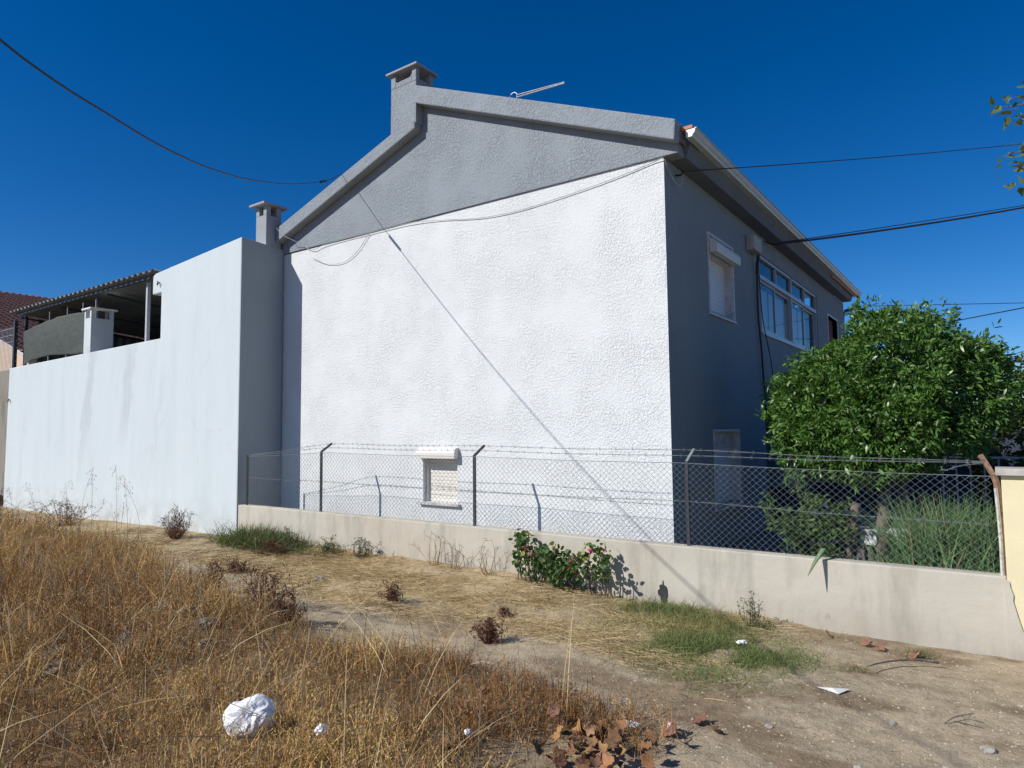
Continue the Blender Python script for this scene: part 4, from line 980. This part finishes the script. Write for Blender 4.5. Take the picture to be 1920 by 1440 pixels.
for p in ft:
    n_ = 18; d = rsph(n_); t_ = rng.random((n_, 1))
    v, q, t = ribbons(np.array([list(p)])+d*.012+rng.normal(size=(n_, 3))*.010, d, perp(d), np.full(n_, .020), np.full(n_, .017), d*0, (.4, 1, .8), np.array([.45, .03, .07])[None]*(1-t_)+np.array([.8, .15, .3])[None]*t_)
    nmesh('flower', v, q, M['softleaf'], ge, t)

# ------------------------------------------------------------------ weeds
def weed(x, y, w_, h_, n, tint, name, label, cat, group=None, leafy=True, up=.8):
    z = float(gz(x, y)); o = thing(name, (x, y, z), label, cat, group)
    P = []; mb = MB()
    for i in range(n):
        a = rng.uniform(0, 2*PI); r_ = abs(rng.normal())*.5; e_ = Vector((x+math.cos(a)*w_*r_, y+math.sin(a)*w_*r_*.6, z+h_*rng.uniform(.35, 1)*(1-.35*min(r_, 1)*(1-up))))
        b0_ = Vector((x+math.cos(a)*w_*.15, y+math.sin(a)*w_*.08, z-.01)); mid = b0_.lerp(e_, .55)+Vector(rng.normal(size=3)*.12*w_)
        pth = spline([b0_, mid, e_], 4); P += pth[2:]
        mb.tube(pth, [.0045-.003*k/(len(pth)-1) for k in range(len(pth))], 4)
        for s2 in range(3):
            k_ = rng.integers(3, len(pth)); p = pth[k_]; e2 = p+Vector(rng.normal(size=3))*.11*h_**.5*.6; e2.z = max(e2.z, z+.02); mb.tube([p, e2], [.0025, .001], 4); P.append(e2)
    stm = bpy.data.materials.get('stem_'+cat) or simple('stem_'+cat, tuple(np.array(tint)*.8), .9, var=.3, scale=30)
    mb.build('stems', stm, o)
    if leafy:
        P = np.array([list(p) for p in P]); k_ = 3; N_ = len(P)*k_
        b_ = np.repeat(P, k_, 0)+rng.normal(size=(N_, 3))*.012; d = rsph(N_)
        v, q, t = ribbons(b_, d, perp(d), rng.uniform(.012, .032, N_), rng.uniform(.006, .013, N_), d*0, (.4, 1, .2), np.array(tint)[None]*rng.uniform(.5, 1.5, (N_, 1)))
        nmesh('dry_leaves' if cat == 'dry weed' else 'leaves', v, q, M['dryleaf'], o, t)
    return o
RB = (.15, .070, .045)
for x, y, w_, h_, n, lb in ((-5.32, 5.25, .16, .24, 20, 'dark red brown dry weed standing alone in the straw, middle distance'), (-3.72, 4.82, .24, .24, 36, 'dark red brown dry weed at the edge of the track, widest of its kind'),
                        (-4.1, 5.55, .13, .09, 14, 'low red brown dry weed flat in the straw above the widest one'), (-8.2, 5.2, .42, .18, 34, 'flat rust brown weed spread on the ground near the end of the dry grass'),
                        (-11.9, 6.35, .55, .55, 60, 'tall tangled reddish dry weed against the foot of the white annex wall'), (-6.0, 4.15, .50, .42, 46, 'thorny dark brown weed branching above the rubble'),
                        (-5.3, 3.9, .35, .30, 30, 'thin dark brown weed trailing right of the thorny one'), (-16.0, 6.2, 1.1, .55, 60, 'wide brown weed tangle by the far part of the annex wall'),
                        (-19.5, 6.0, 1.3, .7, 60, 'dark brown weed tangle at the left end of the annex wall'), (-9.0, 6.35, .5, .22, 34, 'brown dry weed under the green grass tuft by the wall'), (-7.2, 4.3, .4, .35, 30, 'rusty brown weed on the left rise among the dry grass')):
    weed(x, y, w_, h_, n, RB, 'dry_weed', lb, 'dry weed', 'dry reddish weeds on the waste ground')
for x, y, w_, h_, n, lb in ((-7.55, 6.75, .35, .30, 22, 'grey green upright weed against the low wall, right of the grass tuft'), (-8.2, 6.75, .35, .22, 20, 'low green weed between the grass tuft and the upright grey weed'), (-9.35, 6.72, .5, .34, 30, 'leafy green weed bush leaning on the wall inside the grass tuft'), (-1.95, 6.6, .2, .35, 10, 'slender green weed rising from the green grass patch')):
    weed(x, y, w_, h_, n, (.13, .14, .07), 'green_weed', lb, 'green weed', 'green weeds along the low wall')
for x, y, lb in ((-6.2, 6.85, 'bare dry stalks leaning on the low wall below the shuttered window'), (-5.85, 6.85, 'curly dry stalks against the low wall right of the window'), (-5.3, 6.85, 'short dry stalks against the low wall left of the geranium')):
    weed(x, y, .4, .48, 9, (.26, .19, .11), 'dry_stalks', lb, 'dry stalks', 'dry stalks along the low wall', False)

# ------------------------------------------------------------------ grasses (uncountable)
def blades(xy, L, W, tint, lean=.35, flat=0.0, spike=0.0, K=(.8, 1, .7, .1)):
    N = len(xy); z = gz(xy[:, 0], xy[:, 1]); base = np.stack([xy[:, 0], xy[:, 1], z-.01], 1)
    a = rng.uniform(0, 2*PI, N); hd = np.stack([np.cos(a), np.sin(a), np.zeros(N)], 1)
    ln = np.abs(rng.normal(size=N))*lean+flat
    d = unit(np.array([0, 0, 1.])[None]*(1-min(flat, .95))+hd*ln[:, None])
    bend = hd*(L*np.minimum(ln, .8)*.5)[:, None]-np.array([0, 0, 1.])[None]*(L*np.minimum(ln, .8)*.25*(1-flat))[:, None]
    return ribbons(base, d, perp(d), L, W, bend, K, tint), base, d, bend
def lerp3(a, b, t): return np.array(a)[None]*(1-t[:, None])+np.array(b)[None]*t[:, None]
def scatter(n, x0, x1, y0, y1): return np.stack([rng.uniform(x0, x1, n), rng.uniform(y0, y1, n)], 1)
parts = []
def dry_patch(n, box, hmin, hmax, wd, spikes=.5):
    xy = scatter(n, *box); k = rng.random(n) < meadow(xy[:, 0], xy[:, 1])*np.clip(3.2*(fbm(xy[:, 0]*1.9+3, xy[:, 1]*1.9)-.24), .28, 1)
    xy = xy[k]; N = len(xy)
    hh = np.clip(fbm(xy[:, 0]*.8+40, xy[:, 1]*.8), 0, 1)
    L = (hmin+(hmax-hmin)*hh)*rng.uniform(.35, 1.15, N)
    cl = np.clip(fbm(xy[:, 0]*1.2, xy[:, 1]*1.2+70)*1.9-.45+rng.normal(size=N)*.25, 0, 1)
    tint_ = lerp3((.29, .145, .055), (.68, .46, .175), cl)*rng.uniform(.6, 1.3, (N, 1))
    gr_ = rng.random(N) < .12; tint_[gr_] = np.array([.36, .32, .25])[None]*rng.uniform(.7, 1.2, (gr_.sum(), 1))
    r, base, d, bend = blades(xy, L, np.full(N, wd)*rng.uniform(.7, 1.3, N), tint_, .55)
    parts.append(r)
    m_ = rng.random(N) < spikes
    if m_.any():
        nb = 4; b2 = np.repeat((base+d*L[:, None]*.92+bend*.85)[m_], nb, 0)+rng.normal(size=(m_.sum()*nb, 3))*.018
        d2 = unit(np.repeat(d[m_], nb, 0)+rng.normal(size=b2.shape)*.6); n2 = len(b2)
        parts.append(ribbons(b2, d2, perp(d2), rng.uniform(.012, .03, n2), np.full(n2, wd*1.1), d2*0, (.3, 1, .1), np.repeat(tint_[m_], nb, 0)*1.05))
dry_patch(60000, (-7.5, -1.0, .8, 4.9), .09, .30, .0042, .4)
dry_patch(26000, (-13, -5.0, 1.5, 6.2), .20, .48, .006, .35)
dry_patch(16000, (-26, -11, 2.5, 6.6), .25, .6, .010, .3)
# long bent pale straws lying through the grass
xy = np.concatenate([scatter(380, -7, -1.8, 1.2, 4.6), scatter(260, -13, -6, 2, 5.5)]); xy = xy[meadow(xy[:, 0], xy[:, 1]) > .6]; N = len(xy)
r, *_ = blades(xy, rng.uniform(.35, .85, N), rng.uniform(.0035, .006, N), lerp3((.36, .25, .12), (.66, .52, .29), rng.random(N)), .75, .1)
parts.append(r)
v, q, t = joinr(parts)
o = nmesh('dry_grass', v, q, M['grass'], tint=t); setprops(o, 'tall dry brown grass covering the near left waste ground', 'grass', kind='stuff')
# trampled straw
parts = []
def strawf(n, box, prob, lo, hi, L0, L1, wd, flat=.85):
    xy = scatter(n, *box); xy = xy[rng.random(n) < prob(xy[:, 0], xy[:, 1])]; N = len(xy)
    r, *_ = blades(xy, rng.uniform(L0, L1, N), np.full(N, wd), lerp3(lo, hi, rng.random(N)), .5, flat)
    parts.append(r)
trackp = lambda x, y: smooth01((y-(4.75+.25*np.sin(x*1.3)))/.6)*smooth01((-x-1.4)/1.2)*np.clip(fbm(x*1.4, y*2.4)*2.6-.75, .04, 1)
strawf(80000, (-9.5, -1.2, 4.3, 6.95), trackp, (.34, .235, .11), (.72, .58, .32), .06, .24, .0042, .75)
strawf(9000, (-14, -8, 5.2, 6.95), lambda x, y: np.clip(fbm(x*1.2, y*2)*2-.5, .05, 1), (.22, .14, .07), (.45, .34, .17), .08, .25, .006)
strawf(44000, (-4.5, .8, 2.0, 6.8), lambda x, y: np.clip(fbm(x*2.2+11, y*2.2)*2.6-1.05, .02, 1)*(1-.6*meadow(x, y)), (.09, .06, .035), (.36, .27, .15), .02, .10, .003, .9)
v, q, t = joinr(parts)
o = nmesh('straw_litter', v, q, M['grass'], tint=t); setprops(o, 'flattened yellow straw lying beside the dirt track', 'straw', kind='stuff')
# green patch
parts = []
def gpatch(n, cx, cy, rx, ry, L0, L1, lo, hi, wd, ymax=6.97):
    xy = np.stack([cx+rx*.62*rng.normal(size=n), cy+ry*.62*rng.normal(size=n)], 1)
    xy = xy[(xy[:, 1] < ymax) & (rng.random(n) < np.clip(fbm(xy[:, 0]*2.6, xy[:, 1]*2.6)*2.6-.55, .05, 1))]; N = len(xy)
    b, *_ = blades(xy, rng.uniform(L0, L1, N), np.full(N, wd), lerp3(lo, hi, rng.random(N)), .7, .15); parts.append(b)
gpatch(15000, -1.95, 5.72, .50, .52, .03, .14, (.085, .14, .04), (.24, .28, .10), .0032)
gpatch(8000, -2.5, 6.3, .75, .5, .03, .12, (.12, .15, .045), (.36, .32, .12), .0034)
gpatch(2500, -2.9, 6.7, .5, .25, .05, .18, (.09, .14, .04), (.22, .24, .09), .004)
gpatch(700, -.62, 6.75, .12, .12, .03, .10, (.10, .13, .05), (.25, .22, .1), .003)
gpatch(500, -.95, 5.95, .14, .1, .02, .06, (.12, .12, .05), (.25, .2, .1), .003)
v, q, t = joinr(parts); o = nmesh('green_grass', v, q, M['grass'], tint=t); setprops(o, 'low green grass patch at the foot of the low wall', 'grass', kind='stuff')
parts = []
gpatch(3000, -10.0, 6.68, .62, .22, .12, .46, (.08, .12, .035), (.24, .27, .10), .009)
gpatch(2000, -9.0, 6.7, .55, .25, .10, .30, (.07, .10, .035), (.18, .20, .08), .007)
v, q, t = joinr(parts); o = nmesh('grass_tuft', v, q, M['grass'], tint=t); setprops(o, 'dense green grass tuft at the left end of the low wall', 'grass', kind='stuff')
# a few tall wild oat stalks stand out against the white wall
for x, y, h_ in ((-14.6, 5.9, 1.25), (-13.6, 5.7, 1.15), (-12.4, 5.6, 1.35), (-12.0, 5.6, 1.2), (-15.6, 5.9, .95), (-16.6, 5.9, .9), (-11.3, 5.5, 1.05), (-7.9, 3.6, .95), (-7.3, 3.3, .8), (-6.0, 2.9, .75), (-5.0, 2.3, .7), (-5.6, 3.6, .7), (-4.4, 3.4, .6), (-3.6, 3.5, .55), (-8.8, 3.0, .9), (-6.6, 1.9, .7)):
    z = float(gz(x, y)); o = thing('wild_oat', (x, y, z), 'tall thin dry wild oat stalk with drooping seed heads', 'grass stalk', 'tall wild oat stalks')
    lx, ly = rng.normal()*.25*h_, rng.normal()*.1
    pth = spline([(x, y, z), (x+lx*.3, y+ly*.3, z+h_*.55), (x+lx, y+ly, z+h_)], 7)
    wd = .0035 if x < -10 else .0022
    mb = MB(); mb.tube(pth, [wd*(1-.6*k/(len(pth)-1)) for k in range(len(pth))], 4)
    for k in range(9):
        p = pth[-1-k//2]; e_ = p+Vector((rng.normal()*.07, rng.normal()*.05, rng.normal()*.04-.03)); mb.tube([p, e_], wd*.35, 3); mb.tube([e_, e_+Vector((rng.normal()*.006, 0, -.016)), e_+Vector((rng.normal()*.012, 0, -.038))], [.001, wd*1.5, .0004], 4)
    stm = bpy.data.materials.get('oat_straw') or simple('oat_straw', (.38, .28, .15), .8, var=.2, scale=20)
    mb.build('stalk', stm, o)

# ------------------------------------------------------------------ litter and stones
def lumpy(name, loc, r, mat, label, cat, group=None, amp=.35, sub=3, squash=(1, 1, .7), freq=2.0, seed=0, smooth=False):
    bm = bmesh.new(); bmesh.ops.create_icosphere(bm, subdivisions=sub, radius=1.0)
    for v_ in bm.verts:
        p = v_.co.copy(); k_ = 1+amp*noise.noise(p*freq+Vector((seed*7.3, seed*1.7, 0)))+amp*.5*abs(noise.noise(p*freq*2.7+Vector((seed, 0, seed*3))))
        v_.co = Vector((p.x*squash[0], p.y*squash[1], p.z*squash[2]))*r*k_
    me = bpy.data.meshes.new(name); bm.to_mesh(me); bm.free(); me.materials.append(mat)
    if smooth: me.polygons.foreach_set('use_smooth', [True]*len(me.polygons))
    o = bpy.data.objects.new(name, me); col.objects.link(o); o.location = loc; o.rotation_euler = (0, 0, rng.uniform(0, 6))
    return setprops(o, label, cat, group)
def on(x, y, dz=0): return (x, y, float(gz(x, y))+dz)
bm = bmesh.new(); bmesh.ops.create_icosphere(bm, subdivisions=6, radius=1.0)
for v_ in bm.verts:
    p = v_.co.copy(); wv_ = p+.35*noise.noise_vector(p*1.7)
    k_ = 1+.20*noise.noise(p*1.2+Vector((4, 1, 2)))-.16*abs(noise.noise(wv_*1.9))-.055*abs(noise.noise(wv_*4.3+Vector((3, 3, 3))))-.02*abs(noise.noise(wv_*11+Vector((5, 3, 1))))
    v_.co = Vector((p.x*1.08, p.y*.9, p.z*.84))*k_*.142
me = bpy.data.meshes.new('plastic_bag'); bm.to_mesh(me); bm.free(); me.materials.append(M['plastic'])
o = bpy.data.objects.new('plastic_bag', me); col.objects.link(o); o.location = on(-3.60, 2.40, .085); o.rotation_euler = (0, 0, .7)
setprops(o, 'crumpled white plastic bag lying in the dry grass', 'plastic bag')
lumpy('paper_scrap', on(-3.1, 2.5, .12), .03, M['plastic'], 'small crumpled white scrap at the bottom edge right of the plastic bag', 'litter', 'white litter scraps', .7, 3, (1, .8, .8), 3, 5)
lumpy('paper_scrap', on(-2.55, 3.1, .06), .022, M['plastic'], 'tiny white scrap in the grass between the bag and the dead leaves', 'litter', 'white litter scraps', .7, 3, (1, .8, .6), 3, 6)
lumpy('paper_scrap', on(-1.95, 4.0, .02), .035, M['plastic'], 'white scrap on the ground above the dead leaf heap', 'litter', 'white litter scraps', .6, 3, (1.4, .8, .4), 3, 7)
lumpy('paper_scrap', on(-1.73, 4.08, .04), .028, M['paper'], 'white scrap tucked behind a curled brown leaf', 'litter', 'white litter scraps', .6, 3, (.7, .7, 1), 3, 8)
lumpy('paper_scrap', on(-1.87, 6.0, .05), .03, M['plastic'], 'white scrap in the green grass patch', 'litter', 'white litter scraps', .6, 3, (1.4, .8, .5), 3, 9)
o = MB().add([(-1.13, 5.33, .030), (-.93, 5.40, .034), (-.98, 5.27, .030), (-1.03, 5.30, .05), (-1.13, 5.33, .026), (-.93, 5.40, .030), (-.98, 5.27, .026)], [(0,3,1),(0,2,3),(3,2,1),(4,5,6),(0,1,5,4),(1,2,6,5),(2,0,4,6)]).build('paper_sheet', M['paper'], loc=(-1.03, 5.33, .03)); setprops(o, 'flat torn sheet of white paper on the bare dirt track', 'litter')
for i, (x, y, r_, lb) in enumerate(((-6.35, 3.35, .13, 'pale broken concrete lump on the rise, left of the others'), (-5.95, 3.3, .09, 'grey rubble lump beside the pale concrete on the rise'), (-5.55, 3.25, .10, 'grey rubble lump half sunk in grass, right of the rise'), (-8.0, 3.5, .14, 'pale rubble lump far left in the brown grass'), (-5.2, 3.05, .06, 'small rubble lump above the plastic bag'), (-6.0, 2.3, .13, 'dark grey rubble block low in the left grass'), (-5.6, 2.15, .10, 'rubble block beside the dark grey one at lower left'), (-7.0, 5.6, .07, 'grey stone on the far end of the track near the wall'), (-6.5, 5.75, .05, 'small stone beside the grey stone at the far end of the track'))):
    lumpy('rubble_chunk', on(x, y, r_*.08), r_*.85, M['rubble'], lb, 'rubble', 'rubble chunks in the grass', .45, 3, (1.2, .9, .7), 1.6, i+11)
for i, (x, y, r_, lb) in enumerate(((-.62, 5.0, .022, 'white pebble in the middle of the dirt track'), (-.30, 4.55, .03, 'round pale stone near the right bottom of the track'), (-.12, 4.9, .035, 'flat pale stone near the right edge of the photo'), (-.70, 4.25, .022, 'small pale stone on the track, bottom right'), (-.38, 4.2, .04, 'larger pale stone at the bottom right of the track'), (-.55, 4.18, .028, 'flat stone left of the larger stone, bottom right'), (-.02, 4.65, .02, 'small stone close to the right bottom corner'), (-1.25, 4.5, .02, 'small stone on the left edge of the bare track'), (-1.3, 3.75, .045, 'whitish grey lump at the bottom, right of the dead leaves'), (-1.2, 3.68, .03, 'small whitish lump right of the whitish grey lump'))):
    lumpy('stone', on(x, y, r_*.2), r_, M['stone'], lb, 'stone', 'stones on the dirt track', .4, 2, (1.3, .9, .6), 1.5, i+31)
# fine gravel on the track
N = 9000
xy = scatter(N, -4.5, 1.0, 2.6, 6.8); xy = xy[(meadow(xy[:, 0], xy[:, 1]) < .3)]; N = len(xy); zg = gz(xy[:, 0], xy[:, 1]); s_r = .0025+.010*rng.random(N)**3
oc = np.array([(1,0,0),(0,1,0),(-1,0,0),(0,-1,0),(0,0,.7)])
vv = (np.stack([xy[:, 0], xy[:, 1], zg], 1)[:, None]+oc[None]*s_r[:, None, None]*rng.uniform(.6, 1.4, (N, 5, 1))).reshape(-1, 3)
fq = np.array([(0,1,4,4),(1,2,4,4),(2,3,4,4),(3,0,4,4)])
me = bpy.data.meshes.new('gravel'); me.from_pydata(vv.tolist(), [], [[b*5+i for i in f[:3]] for b in range(N) for f in fq.tolist()]); me.materials.append(simple('gravel_stone', (.42, .35, .26), .95, var=.3, scale=30))
o = bpy.data.objects.new('gravel', me); col.objects.link(o); setprops(o, 'fine pale gravel scattered over the dirt track', 'gravel', kind='stuff')
# dead plane leaves: lobed, curled
def dead_leaf(x, y, s, label, dz=.02):
    n = 22; ring = []
    for i in range(n):
        a = 2*PI*i/n; r_ = s*(.62+.38*abs(math.cos(2.5*(a-PI/2)))**.8)*(1+.08*rng.normal())
        ring.append((r_*math.cos(a), r_*math.sin(a)))
    cur, tw_ = rng.uniform(.9, 2.6)/s*.5, rng.normal()*.5
    vs_, fs_ = [], []
    for k_ in (0.0, .45, .8, 1.0):
        for px_, py_ in ring:
            X_, Y_ = px_*k_, py_*k_
            vs_.append((X_, Y_*.85, .5*cur*(X_*X_)*1.0+.3*cur*Y_*Y_+tw_*X_*Y_/s+.08*s*math.sin(9*math.atan2(py_, px_))*k_))
    for k_ in range(3):
        for i in range(n): fs_.append((k_*n+i, k_*n+(i+1) % n, (k_+1)*n+(i+1) % n, (k_+1)*n+i))
    R_ = Matrix.Rotation(rng.uniform(0, 6.28), 3, 'Z') @ Matrix.Rotation(rng.normal()*.55, 3, 'X') @ Matrix.Rotation(rng.normal()*.55, 3, 'Y')
    vs_ = np.array([list(R_ @ Vector(v_)) for v_ in vs_]); z = float(gz(x, y))
    vs_[:, 2] += z+dz-min(0, vs_[:, 2].min()*.6)
    vs_[:, 0] += x; vs_[:, 1] += y
    c_ = np.array([.30, .16, .082])*rng.uniform(.6, 1.35)*np.array([1, rng.uniform(.9, 1.15), rng.uniform(.8, 1.3)])
    o = nmesh('dead_leaf', vs_, np.array(fs_), M['dryleaf'], tint=np.tile(c_[None], (len(vs_), 1))*rng.uniform(.85, 1.15, (len(vs_), 1)), smooth=True, loc=(x, y, z))
    sd_ = o.modifiers.new('thick', 'SOLIDIFY'); sd_.thickness = .0012
    return setprops(o, label, 'dead leaf', 'curled brown plane tree leaves on the ground')
HEAP = 'curled brown plane leaf in the heap at the bottom of the photo'
for i in range(42):
    dead_leaf(-1.92+rng.normal()*.16, 3.50+rng.normal()*.16, rng.uniform(.030, .066), HEAP, .02+.09*rng.random())
for x, y, s, lb in ((-1.72, 4.05, .07, 'brown leaf standing upright beside a white scrap'), (-1.60, 3.95, .05, 'curled leaf just below the upright brown leaf'), (-2.95, 3.75, .055, 'dark brown leaf caught in the grass left of centre'), (-2.40, 3.75, .05, 'dark brown leaf deep in the grass near the centre'), (-2.62, 2.95, .06, 'brown leaf standing at the bottom edge left of the heap'), (-1.62, 4.3, .06, 'brown leaf on the dirt right of the dry grass'), (-1.5, 4.2, .05, 'small brown leaf on the dirt beside the grass edge'),
                (-1.33, 6.78, .05, 'reddish leaf at the wall foot right of the green patch'), (-1.0, 6.72, .05, 'reddish leaf at the wall foot below the agave shadow'), (-.62, 6.62, .06, 'brown leaf at the wall foot nearest the yellow wall'), (-.9, 6.68, .05, 'pale brown leaf at the wall foot between two reddish ones'), (-1.45, 3.55, .05, 'single brown leaf right of the heap'), (-1.35, 3.35, .05, 'lone brown leaf at the bottom right of the heap')):
    dead_leaf(x, y, s, lb, .015)
o = MB().tube(spline([(-.88, 5.9, .06), (-.80, 6.1, .05), (-.62, 6.3, .05), (-.45, 6.4, .03)]), [.004+.0006*i for i in range(16)], 5).build('twig', M['bark'], loc=(-.7, 6.1, .04)); setprops(o, 'bent bare twig on the dirt near the low wall', 'twig')
o = MB().tube(spline([(-.35, 5.15, .02), (-.3, 5.2, .05), (-.24, 5.26, .06), (-.2, 5.22, .09)]), .004, 5).tube([(-.3, 5.2, .03), (-.15, 5.2, .02)], .003, 5).build('twig', M['bark'], loc=(-.3, 5.2, .03)); setprops(o, 'small forked twig on the bare track at the right', 'twig')
